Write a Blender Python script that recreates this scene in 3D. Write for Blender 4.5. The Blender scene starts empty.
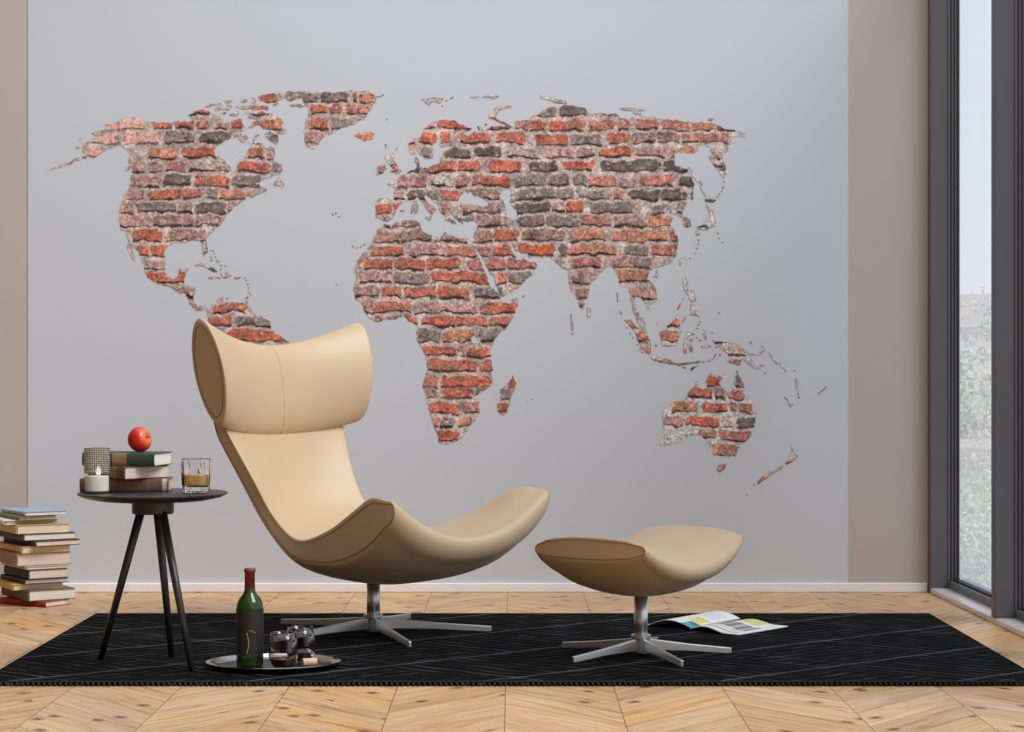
WALL_COL = (194, 184, 180)
PAPER_COL = (207, 212, 221)
PRINT_K = 1.0
FL_K = 0.95
LEATHER = (194, 168, 133)
PIPING = (140, 100, 66)
RUG_BASE = 0.002
PANE_HAZE = 0.22
SKY = 1.05
SKY_DIM = 0.11
SUN_E = 2.0
WALL_WASH_E = 23
SUN_ANG = 28
SUN_DIR = (0.72, -0.47, 0.98)
EXPO = 0.0
import bpy, bmesh, math, random
import numpy as np
from mathutils import Vector, Matrix

random.seed(7)
SC = bpy.context.scene
COL = SC.collection
PI = math.pi

# ------------------------------------------------------------------ camera
EYE = 0.9            # lens height
FPX = 2048.0         # focal length in pixels at 1024 wide
HORIZ = 371.0        # horizon row
cam = bpy.data.cameras.new('camera')
cam.lens = 72.0
cam.sensor_width = 36.0
cam.shift_y = 5.0 / 1024.0
cam.clip_end = 500
co = bpy.data.objects.new('camera', cam)
COL.objects.link(co)
co.location = (0, 0, EYE)
co.rotation_euler = (PI / 2, 0, 0)
SC.camera = co

def X_at(px, Y): return (px - 512.0) * Y / FPX
def Z_at(py, Y): return EYE + (HORIZ - py) * Y / FPX

# ------------------------------------------------------------------ materials
def lin(c):
    c = c / 255.0
    return c / 12.92 if c <= 0.04045 else ((c + 0.055) / 1.055) ** 2.4

def rgb(r, g, b, k=1.0):
    return (lin(r) * k, lin(g) * k, lin(b) * k, 1.0)

def new_mat(name):
    m = bpy.data.materials.new(name)
    m.use_nodes = True
    nt = m.node_tree
    b = nt.nodes.get('Principled BSDF')
    return m, nt, b

def mat(name, col, rough=0.5, metal=0.0, noise=0.0, nscale=20.0, bump=0.0, bscale=200.0, spec=0.5, coat=0.0, stretch=None):
    m, nt, b = new_mat(name)
    b.inputs['Base Color'].default_value = col
    b.inputs['Roughness'].default_value = rough
    b.inputs['Metallic'].default_value = metal
    b.inputs['Specular IOR Level'].default_value = spec
    b.inputs['Coat Weight'].default_value = coat
    tc = nt.nodes.new('ShaderNodeTexCoord')
    src = tc.outputs['Object']
    if stretch:
        mp = nt.nodes.new('ShaderNodeMapping')
        mp.inputs['Scale'].default_value = stretch
        nt.links.new(src, mp.inputs['Vector'])
        src = mp.outputs['Vector']
    if noise > 0:
        n = nt.nodes.new('ShaderNodeTexNoise')
        n.inputs['Scale'].default_value = nscale
        n.inputs['Detail'].default_value = 4
        nt.links.new(src, n.inputs['Vector'])
        r = nt.nodes.new('ShaderNodeMapRange')
        r.inputs['From Min'].default_value = 0.3
        r.inputs['From Max'].default_value = 0.7
        r.inputs['To Min'].default_value = 1 - noise
        r.inputs['To Max'].default_value = 1 + noise
        nt.links.new(n.outputs['Fac'], r.inputs['Value'])
        mx = nt.nodes.new('ShaderNodeVectorMath')
        mx.operation = 'SCALE'
        mx.inputs[0].default_value = col[:3]
        nt.links.new(r.outputs['Result'], mx.inputs['Scale'])
        nt.links.new(mx.outputs['Vector'], b.inputs['Base Color'])
    if bump > 0:
        n2 = nt.nodes.new('ShaderNodeTexNoise')
        n2.inputs['Scale'].default_value = bscale
        n2.inputs['Detail'].default_value = 3
        nt.links.new(src, n2.inputs['Vector'])
        bp = nt.nodes.new('ShaderNodeBump')
        bp.inputs['Strength'].default_value = bump
        bp.inputs['Distance'].default_value = 0.002
        nt.links.new(n2.outputs['Fac'], bp.inputs['Height'])
        nt.links.new(bp.outputs['Normal'], b.inputs['Normal'])
    return m

def glass_mat(name, col, rough=0.0, ior=1.45):
    m, nt, b = new_mat(name)
    b.inputs['Base Color'].default_value = col
    b.inputs['Roughness'].default_value = rough
    b.inputs['Transmission Weight'].default_value = 1.0
    b.inputs['IOR'].default_value = ior
    return m

def thin_glass_mat(name, tint, refl=0.08, haze=0.0):
    m, nt, b = new_mat(name)
    nt.nodes.remove(b)
    out = nt.nodes['Material Output']
    tr = nt.nodes.new('ShaderNodeBsdfTransparent')
    tr.inputs['Color'].default_value = tint
    gl = nt.nodes.new('ShaderNodeBsdfGlossy')
    gl.inputs['Roughness'].default_value = 0.02
    fr = nt.nodes.new('ShaderNodeLayerWeight')
    fr.inputs['Blend'].default_value = refl
    mx = nt.nodes.new('ShaderNodeMixShader')
    nt.links.new(fr.outputs['Facing'], mx.inputs['Fac'])
    nt.links.new(tr.outputs['BSDF'], mx.inputs[1])
    nt.links.new(gl.outputs['BSDF'], mx.inputs[2])
    last = mx
    if haze > 0:
        tl = nt.nodes.new('ShaderNodeBsdfTranslucent')  # milky layer in the pane stands in for the haze outdoors
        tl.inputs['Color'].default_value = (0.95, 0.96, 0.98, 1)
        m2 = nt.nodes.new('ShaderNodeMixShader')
        m2.inputs['Fac'].default_value = haze
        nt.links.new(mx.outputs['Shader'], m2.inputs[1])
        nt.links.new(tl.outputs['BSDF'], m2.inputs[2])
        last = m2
    nt.links.new(last.outputs['Shader'], out.inputs['Surface'])
    return m

# ------------------------------------------------------------------ mesh helpers
def tag(o, label=None, cat=None, group=None, kind=None):
    if label: o['label'] = label
    if cat: o['category'] = cat
    if group: o['group'] = group
    if kind: o['kind'] = kind
    return o

def empty(name, loc, rz=0.0):
    o = bpy.data.objects.new(name, None)
    o.empty_display_size = 0.05
    COL.objects.link(o)
    o.location = loc
    o.rotation_euler = (0, 0, rz)
    return o

def link_mesh(name, verts, faces, material, parent=None, smooth=False, loc=None, rz=None):
    me = bpy.data.meshes.new(name)
    me.from_pydata([tuple(v) for v in verts], [], faces)
    me.update()
    bm = bmesh.new(); bm.from_mesh(me)
    bmesh.ops.recalc_face_normals(bm, faces=bm.faces)
    bm.to_mesh(me); bm.free()
    if smooth:
        me.polygons.foreach_set('use_smooth', [True] * len(me.polygons))
    if material: me.materials.append(material)
    o = bpy.data.objects.new(name, me)
    COL.objects.link(o)
    if parent: o.parent = parent
    if loc is not None: o.location = loc
    if rz is not None: o.rotation_euler = (0, 0, rz)
    return o

class MB:
    """collects shapes for one mesh"""
    def __init__(s): s.v = []; s.f = []
    def add(s, vs, fs):
        n = len(s.v)
        s.v += [tuple(v) for v in vs]
        s.f += [tuple(i + n for i in f) for f in fs]
    def box(s, x0, x1, y0, y1, z0, z1, M=None):
        vs = [Vector((x, y, z)) for z in (z0, z1) for y in (y0, y1) for x in (x0, x1)]
        if M is not None: vs = [M @ v for v in vs]
        s.add(vs, [(0, 2, 3, 1), (4, 5, 7, 6), (0, 1, 5, 4), (2, 6, 7, 3), (0, 4, 6, 2), (1, 3, 7, 5)])
    def lathe(s, prof, n=48, c=(0, 0, 0), sx=1.0, sy=1.0):
        vs = []; fs = []
        rings = []
        for (r, z) in prof:
            if r < 1e-6:
                rings.append([len(vs)]); vs.append((c[0], c[1], c[2] + z))
            else:
                st = len(vs)
                for k in range(n):
                    a = 2 * PI * k / n
                    vs.append((c[0] + r * sx * math.cos(a), c[1] + r * sy * math.sin(a), c[2] + z))
                rings.append(list(range(st, st + n)))
        for a, b in zip(rings[:-1], rings[1:]):
            if len(a) == 1 and len(b) == 1: continue
            for k in range(n):
                k2 = (k + 1) % n
                if len(a) == 1: fs.append((a[0], b[k], b[k2]))
                elif len(b) == 1: fs.append((a[k], a[k2], b[0]))
                else: fs.append((a[k], a[k2], b[k2], b[k]))
        s.add(vs, fs)
    def tube(s, pts, r, n=12, closed=False, r2=None):
        pts = [Vector(p) for p in pts]
        m = len(pts)
        vs = []; fs = []
        for i, p in enumerate(pts):
            if closed: t = pts[(i + 1) % m] - pts[(i - 1) % m]
            else: t = pts[min(i + 1, m - 1)] - pts[max(i - 1, 0)]
            t.normalize()
            up = Vector((0, 0, 1)) if abs(t.z) < 0.9 else Vector((1, 0, 0))
            a = t.cross(up).normalized(); b = t.cross(a).normalized()
            rr = r if r2 is None else r + (r2 - r) * i / (m - 1)
            for k in range(n):
                an = 2 * PI * k / n
                vs.append(p + a * math.cos(an) * rr + b * math.sin(an) * rr)
        for i in range(m if closed else m - 1):
            j = (i + 1) % m
            for k in range(n):
                k2 = (k + 1) % n
                fs.append((i * n + k, i * n + k2, j * n + k2, j * n + k))
        if not closed:
            fs.append(tuple(range(n - 1, -1, -1)))
            fs.append(tuple((m - 1) * n + k for k in range(n)))
        s.add(vs, fs)
    def build(s, name, material, parent=None, smooth=False, loc=None, rz=None, bevel=0.0, bseg=2):
        o = link_mesh(name, s.v, s.f, material, parent, smooth, loc, rz)
        if bevel > 0:
            md = o.modifiers.new('bevel', 'BEVEL')
            md.width = bevel; md.segments = bseg; md.limit_method = 'ANGLE'; md.angle_limit = 0.7
        return o

def catmull(P, n):
    """sample a Catmull-Rom curve through the rows of P at n points"""
    P = np.array(P, float)
    Q = np.vstack([2 * P[0] - P[1], P, 2 * P[-1] - P[-2]])
    out = []
    m = len(P) - 1
    for u in np.linspace(0, m, n):
        i = min(int(u), m - 1); t = u - i
        p0, p1, p2, p3 = Q[i], Q[i + 1], Q[i + 2], Q[i + 3]
        out.append(0.5 * (2 * p1 + (p2 - p0) * t + (2 * p0 - 5 * p1 + 4 * p2 - p3) * t * t + (3 * p1 - p0 - 3 * p2 + p3) * t ** 3))
    return np.array(out)

# ------------------------------------------------------------------ numpy value noise
def _hash(ix, iy, seed):
    h = (ix.astype(np.int64) * 374761393 + iy.astype(np.int64) * 668265263 + seed * 974634777) & 0x7fffffff
    h = ((h ^ (h >> 13)) * 1274126177) & 0x7fffffff
    h = (h ^ (h >> 16)) & 0xffff
    return h / 65535.0

def vnoise(x, y, s, seed=0):
    x = x / s; y = y / s
    ix = np.floor(x); iy = np.floor(y)
    fx = x - ix; fy = y - iy
    fx = fx * fx * (3 - 2 * fx); fy = fy * fy * (3 - 2 * fy)
    a = _hash(ix, iy, seed); b = _hash(ix + 1, iy, seed)
    c = _hash(ix, iy + 1, seed); d = _hash(ix + 1, iy + 1, seed)
    return (a * (1 - fx) + b * fx) * (1 - fy) + (c * (1 - fx) + d * fx) * fy * 1.0

def fnoise(x, y, s, seed=0):
    return (vnoise(x, y, s, seed) + 0.5 * vnoise(x, y, s / 2, seed + 1) + 0.25 * vnoise(x, y, s / 4, seed + 2)) / 1.75

# ------------------------------------------------------------------ setting
WALL_Y = 8.34
RW_TH = 0.022
def RW(a, b, z):
    """point on the window side: a metres from the back corner towards the viewer, b outwards"""
    return Vector((1.694 + RW_TH * a + b, WALL_Y - a + RW_TH * b, z))
RM = Matrix(((1, RW_TH, 0, 1.694), (RW_TH, -1, 0, WALL_Y), (0, 0, 1, 0), (0, 0, 0, 1)))   # (b, a, z)

m_wall = mat('beige_wall_paint', rgb(*WALL_COL), 0.9, noise=0.015, nscale=3, bump=0.1, bscale=300)
m_white = mat('white_trim_paint', rgb(248, 246, 248), 0.4)

mb = MB(); mb.box(-3.4, 1.81, WALL_Y, WALL_Y + 0.2, -0.02, 2.8)
tag(mb.build('wall_back', m_wall), kind='structure')
mb = MB(); mb.box(-3.4, 1.690, WALL_Y - 0.016, WALL_Y - 0.0005, 0.0, 0.038)
tag(mb.build('baseboard_back', m_white, bevel=0.004), kind='structure')

# oak chevron floor
def floor_material():
    m, nt, b = new_mat('oak_chevron_parquet')
    N = nt.nodes; L = nt.links
    def val(op, a, bb=None, c=None):
        n = N.new('ShaderNodeMath'); n.operation = op
        for i, q in enumerate((a, bb, c)):
            if q is None: continue
            if isinstance(q, (int, float)): n.inputs[i].default_value = q
            else: L.new(q, n.inputs[i])
        return n.outputs[0]
    geo = N.new('ShaderNodeNewGeometry')
    sep = N.new('ShaderNodeSeparateXYZ'); L.new(geo.outputs['Position'], sep.inputs[0])
    x, y = sep.outputs['X'], sep.outputs['Y']
    W, PW, SL = 0.308, 0.20, 1.25
    u = val('DIVIDE', val('ADD', x, 0.02 + 40 * W), W)
    ci = val('FLOOR', u)
    fr = val('SUBTRACT', u, ci)
    par = val('MODULO', ci, 2.0)
    sg = val('SUBTRACT', 1.0, val('MULTIPLY', par, 2.0))
    tri = val('MULTIPLY', val('MULTIPLY', val('SUBTRACT', fr, 0.5), sg), SL * W)
    yy = val('DIVIDE', val('ADD', val('ADD', y, 5.03), tri), PW)
    pi_ = val('FLOOR', yy)
    pf = val('SUBTRACT', yy, pi_)
    ca = 1 / math.sqrt(1 + SL * SL); sa = SL * ca
    # along-plank and across-plank coordinates
    al = val('SUBTRACT', val('MULTIPLY', x, ca), val('MULTIPLY', val('MULTIPLY', y, sg), sa))
    ac = val('MULTIPLY', yy, PW * ca)
    rnd = N.new('ShaderNodeTexWhiteNoise'); rnd.noise_dimensions = '2D'
    cb = N.new('ShaderNodeCombineXYZ'); L.new(ci, cb.inputs[0]); L.new(pi_, cb.inputs[1])
    L.new(cb.outputs[0], rnd.inputs['Vector'])
    r1 = rnd.outputs['Value']
    gv = N.new('ShaderNodeCombineXYZ')
    L.new(val('ADD', val('MULTIPLY', al, 2.2), val('MULTIPLY', r1, 37.0)), gv.inputs[0])
    L.new(val('MULTIPLY', ac, 26.0), gv.inputs[1]); L.new(val('MULTIPLY', r1, 91.0), gv.inputs[2])
    gn = N.new('ShaderNodeTexNoise'); gn.inputs['Scale'].default_value = 1.0; gn.inputs['Detail'].default_value = 6
    gn.inputs['Roughness'].default_value = 0.62; gn.inputs['Distortion'].default_value = 1.6
    L.new(gv.outputs[0], gn.inputs['Vector'])
    ramp = N.new('ShaderNodeValToRGB')
    e = ramp.color_ramp.elements
    e[0].position = 0.28; e[0].color = rgb(FL_K * 170, FL_K * 112, FL_K * 72)
    e[1].position = 0.66; e[1].color = rgb(FL_K * 228, FL_K * 191, FL_K * 148)
    e2 = ramp.color_ramp.elements.new(0.45); e2.color = rgb(FL_K * 214, FL_K * 168, FL_K * 116)
    L.new(gn.outputs['Fac'], ramp.inputs['Fac'])
    # plank tint
    hsv = N.new('ShaderNodeHueSaturation')
    L.new(ramp.outputs['Color'], hsv.inputs['Color'])
    L.new(val('ADD', val('MULTIPLY', r1, 0.22), 0.89), hsv.inputs['Value'])
    L.new(val('ADD', val('MULTIPLY', rnd.outputs['Color'], 0.25), 0.85), hsv.inputs['Saturation'])
    # knots: stretched cells, only some of them
    kv = N.new('ShaderNodeCombineXYZ')
    L.new(val('ADD', val('MULTIPLY', al, 7.0), val('MULTIPLY', r1, 53.0)), kv.inputs[0])
    L.new(val('MULTIPLY', ac, 11.0), kv.inputs[1])
    vo = N.new('ShaderNodeTexVoronoi'); vo.inputs['Scale'].default_value = 1.0; vo.voronoi_dimensions = '2D'
    L.new(kv.outputs[0], vo.inputs['Vector'])
    sepc = N.new('ShaderNodeSeparateColor'); L.new(vo.outputs['Color'], sepc.inputs[0])
    pick = val('GREATER_THAN', sepc.outputs[0], 0.77)
    kd = N.new('ShaderNodeMapRange'); kd.inputs['From Min'].default_value = 0.05; kd.inputs['From Max'].default_value = 0.24
    kd.inputs['To Min'].default_value = 0.95; kd.inputs['To Max'].default_value = 0.0
    L.new(vo.outputs['Distance'], kd.inputs['Value'])
    kf = val('MULTIPLY', pick, kd.outputs['Result'])
    mk = N.new('ShaderNodeMix'); mk.data_type = 'RGBA'
    L.new(kf, mk.inputs['Factor']); L.new(hsv.outputs['Color'], mk.inputs['A'])
    mk.inputs['B'].default_value = rgb(96, 54, 30)
    # joints
    j1 = val('LESS_THAN', pf, 0.016)
    j2 = val('LESS_THAN', fr, 0.010)
    jf = val('MULTIPLY', val('MAXIMUM', j1, j2), 0.7)
    mj = N.new('ShaderNodeMix'); mj.data_type = 'RGBA'
    L.new(jf, mj.inputs['Factor']); L.new(mk.outputs['Result'], mj.inputs['A'])
    mj.inputs['B'].default_value = rgb(86, 54, 30)
    L.new(mj.outputs['Result'], b.inputs['Base Color'])
    b.inputs['Roughness'].default_value = 0.42
    b.inputs['Specular IOR Level'].default_value = 0.4
    bp = N.new('ShaderNodeBump'); bp.inputs['Strength'].default_value = 0.15; bp.inputs['Distance'].default_value = 0.002
    L.new(gn.outputs['Fac'], bp.inputs['Height']); L.new(bp.outputs['Normal'], b.inputs['Normal'])
    return m
mb = MB(); mb.box(-3.4, 1.9, -0.6, WALL_Y + 0.02, -0.15, 0.0)
tag(mb.build('floor', floor_material()), kind='structure')

# ------------------------------------------------------------------ window wall
m_frame = mat('dark_grey_aluminium', rgb(94, 94, 99), 0.45, metal=0.0, spec=0.5)
m_gasket = mat('black_gasket', rgb(34, 34, 38), 0.6)
m_ledge = mat('grey_ledge_paint', rgb(226, 218, 216), 0.25)
m_pane = thin_glass_mat('window_glass', (0.97, 0.98, 1.0, 1), 0.06, haze=PANE_HAZE)
PITCH = 1.012; NB = 3; TOPZ = 2.8
mb = MB()
mb.box(0, 0.2, -0.04, NB * PITCH + 0.05, 0.0, 0.02, RM)
sill = mb.build('window_1_sill', m_ledge, bevel=0.003)
mb = MB()
for k in range(NB):                                   # outer frame ring of each bay
    a0 = k * PITCH + 0.045; a1 = (k + 1) * PITCH
    mb.box(0.072, 0.15, a0, a1, 0.0201, 0.05, RM)
    mb.box(0.072, 0.15, a0, a1, TOPZ - 0.05, TOPZ, RM)
    mb.box(0.070, 0.112, a0, a0 + 0.006, 0.05, TOPZ - 0.05, RM)
    mb.box(0.0835, 0.112, a0, a0 + 0.011, 0.05, TOPZ - 0.05, RM)
    mb.box(0.0950, 0.112, a0, a0 + 0.017, 0.05, TOPZ - 0.05, RM)
    mb.box(0.078, 0.15, a1 - 0.06, a1, 0.05, TOPZ - 0.05, RM)
win = mb.build('window_1', m_frame, bevel=0.002)
tag(win, kind='structure')
sill.name = 'window_sill'; sill.parent = win
mb = MB()
for k in range(NB):
    a0 = k * PITCH + 0.045; a1 = (k + 1) * PITCH
    mb.box(0.0795, 0.111, a0, a0 + 0.0075, 0.05, TOPZ - 0.05, RM)
    mb.box(0.0915, 0.111, a0, a0 + 0.0125, 0.05, TOPZ - 0.05, RM)
    mb.box(0.1045, 0.111, a0, a0 + 0.022, 0.05, TOPZ - 0.05, RM)
    mb.box(0.090, 0.145, a0 + 0.022, a1 - 0.06, 0.05, 0.058, RM)
mb.build('window_gasket', m_gasket, win)
for k in range(NB + 1):
    a0 = k * PITCH - (0.0 if k else -0.0005)
    mb = MB(); mb.box(-0.002, 0.120, a0, a0 + 0.046, 0.0201 if k else 0.0, TOPZ, RM)
    mb.build('window_mullion', m_frame, win, bevel=0.003)
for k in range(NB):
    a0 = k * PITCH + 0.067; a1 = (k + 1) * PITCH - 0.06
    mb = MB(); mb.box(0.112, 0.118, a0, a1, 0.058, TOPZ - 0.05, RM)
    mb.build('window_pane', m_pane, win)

# ------------------------------------------------------------------ mural
exec_map = True
MURAL_Y = WALL_Y - 0.003
m_paper, nt_, b_ = new_mat('grey_wallpaper')
b_.inputs['Base Color'].default_value = rgb(*PAPER_COL)
b_.inputs['Roughness'].default_value = 0.75
b_.inputs['Specular IOR Level'].default_value = 0.35
mb = MB(); mb.box(X_at(28, MURAL_Y), X_at(848, MURAL_Y), MURAL_Y, WALL_Y - 0.0002, 0.0385, 2.79)
mural = mb.build('wall_mural', m_paper)
tag(mural, 'pale grey wallpaper mural with a world map in red brick print on the back wall', 'wall mural', kind='thing')

NORTH_AMERICA = [
 [(89,157.5),(82.5,152),(82,149),(83,144),(88,141),(91.7,139),(100,137.3),(93,135.6),(93,132.4),(102.7,130.5),(106.4,129),(105.2,125),(113.8,123.5),(120,120),(132.3,117.6),(138.4,118.8),(148.3,121.3),(152,122),(160.6,122.5),(171.7,122),(179,120.7),(187.6,121.5),(193,120.5),(189,117),(188.3,115.1),(193.8,111.4),(200,109.6),(208.6,110.8),(211,114),(221,115),(223.4,119),(222.8,122),(228.3,123),(233.2,120.7),(237,118),(241.8,118.8),(243,125.6),(246,128.5),(236,132),(232,135),(229.5,139),(218.5,145.3),(215,149),(216,156.3),(222,159),(230.8,165),(231.4,171),(232,174.6),(235.5,170.5),(235.7,168),(237,165),(245.5,159),(246.7,151.4),(251.7,144),(261.5,143.5),(265,147.7),(270,146),(273.8,148.5),(275.6,155),(273.8,161),(281,165),(283,171),(279,174.5),(270,177),(260,182),(259,185.5),(267,190.3),(260,193.7),(253.3,197),(247.8,197),(242.3,203),(234,206.7),(228.7,212.8),(223.2,222.4),(215,230),(208,236),(206.8,241.5),(207.5,252.4),(204.8,256),(202,252.4),(202,244),(200,240.5),(192,240),(185,243),(175.6,243),(168.7,245.6),(164.6,252.4),(165,257.8),(164.4,268.7),(166.4,275.5),(172,279),(177.4,277),(179.4,269.4),(188.3,268),(187,272.8),(184.2,279.6),(182.8,285.5),(193.8,287),(195,290.5),(193.8,297.4),(193.8,302.8),(197.9,307),(204.7,305.6),(208,309),(205,309.5),(202,309),(198.5,311.7),(192.4,307.6),(189,303.5),(188.3,297.4),(184.2,294),(174.6,291),(171.2,287.8),(163.7,285),(156.9,282.3),(147.3,277),(144.6,272),(144.6,266),(140.5,256.4),(135,248),(133.7,242.7),(131.8,236),(126.4,231),(120.2,229),(119.5,223.7),(119.5,212.8),(120.2,206),(125,195),(130.5,186.8),(130.5,177.3),(131.8,173),(131.7,170),(128.6,162),(130.5,157.5),(128.6,152),(121,145),(115,146.5),(106.4,149.5),(94,157.5)],
 [(49.5,170.5),(58,165.5),(68,162),(80,157.5),(88,154.8),(88.5,156.3),(78,161),(70,164.5),(60,167.5)],
 [(125.7,231),(129,231),(131,240),(133.7,247),(131.2,246),(127.8,240)],
 [(127.5,245),(131.2,244.5),(133.9,255),(135.6,261),(134.8,262.5),(132.5,259),(129,251),(126.4,248)],
 [(126,167),(129,166),(129.5,168),(127.5,171.5),(125.5,171)],
 [(80.5,138.3),(82.5,137.5),(83,139),(81,139.8)],[(75.5,148.5),(79,147),(80,148.5),(76.5,149.5)],
 [(205,106.7),(212,103.7),(222,103.2),(222,104.6),(213,106),(208,107.3)],
 [(224,102),(229,100.3),(233.5,100.5),(229,103.4)],
 [(213,108),(220,105.5),(230,105),(233,107.5),(228,109.7),(222,110.2),(214,110.2)],
 [(241,99.5),(246,98.7),(249,101),(246,103),(241.5,102)],[(251,100.5),(256,100.3),(256.5,103),(252,103)],
 [(252,98),(254,97.5),(254.5,98.6),(252.5,98.8)],
 [(236,107.5),(243,105),(248.5,107),(249,109.6),(240,109)],
 [(249,105.5),(260,104.8),(269,106.2),(268,109.5),(255,110.2),(250,109)],
 [(219,113),(227,112.3),(226,114.6)],[(229,115),(235,111.5),(240,112),(238,116),(233,117)],
 [(241,114.3),(248,111),(250.3,113),(244,115.5)],
 [(247,118.2),(249,114.5),(255.4,112.7),(264,112),(272.6,113.3),(278.7,117.6),(283.6,122),(282.4,126),(287.3,130),(283.6,134.8),(278.7,133.6),(273.8,130.5),(267.6,130.5),(259,125),(253,127.5),(247,127.6),(252,123.5),(257,119.6),(251,117.8)],
 [(252,141),(255,136),(259,134),(261,135),(257,139),(253,142)],[(233,134),(241,133),(240,137),(234,137)],
 [(238,139.5),(244,135.2),(249.5,137.5),(243,141)],[(241,142.6),(245,141),(246,142.3),(242,143.4)],[(246.5,142.5),(249,141.5),(249,143),(247,143.8)],
 [(264,133.5),(271,132.2),(278.5,136),(279,141),(276,144),(270,141),(266,138)],
 [(262,127.5),(266,127),(265.5,128.8),(262.5,129)],[(237.5,159.5),(241,158.7),(240.5,160.5),(238,160.5)],
 [(258,96.5),(272,94),(279,93),(284,92.8),(285,98.5),(281,99.5),(277,102),(268,103),(260,101)],[(273.5,104.5),(278.5,103),(277.5,105.5),(274,106)],
 [(272.4,185.5),(276.5,180),(280.6,176),(281.5,180),(284.9,182.8),(284.3,186),(282,189.5),(280,187.5),(276.5,186.5)],
 [(255,182.5),(260,181.5),(260,183.5),(256,183.8)],
]
SOUTH_AMERICA = [
 [(204,309.5),(208,311),(212.3,305.6),(213.7,302),(220.5,298.7),(223.2,296.7),(222.8,300.5),(227.3,301.5),(239.6,302.2),(245,304.2),(248.5,300),(246.8,305),(250.5,309.7),(255.3,315),(265.6,318),(271,322),(271.7,328.8),(274.5,333),(283.3,338.4),(291,344),(294,350),(292,360),(284,371),(281,388),(275,400),(264,408),(262,420),(256,428),(250,438),(247,446),(243,448),(238,440),(231,410),(226,385),(214,368),(206,346),(206,334),(209,322),(208,314)],
 [(225.5,298.5),(228,297),(231,297),(228,299)],
]
GREENLAND = [
 [(285,98),(285,93),(287,91.4),(304.6,91.2),(317,92.6),(335.4,92.4),(341.5,91.2),(366,91.2),(371,93),(376,96),(383.5,94),(384.5,95.3),(377,98),(375.3,102.2),(373,105),(373,108.4),(367.3,114),(363.6,119.4),(356.3,123),(341.5,127.4),(337.8,130.5),(331.7,133.6),(326.7,133.6),(323,139),(318,145.3),(314.4,149.6),(308.3,147.7),(304.6,140.4),(303.4,130.5),(305.8,125.6),(305.2,122),(308.3,115.8),(308.3,108.4),(305.8,106.3),(303,107),(291.5,106.8),(290,104),(303.4,103.2),(303,98.6),(297,98.8),(289,101),(286,100.5)],
]
ICELAND = [[(355,134.8),(358.7,132.3),(361,134),(364,132.6),(371,131),(375.3,134.2),(372.3,138),(365,140.3),(360.5,138.8),(357,137.5)]]
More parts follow.
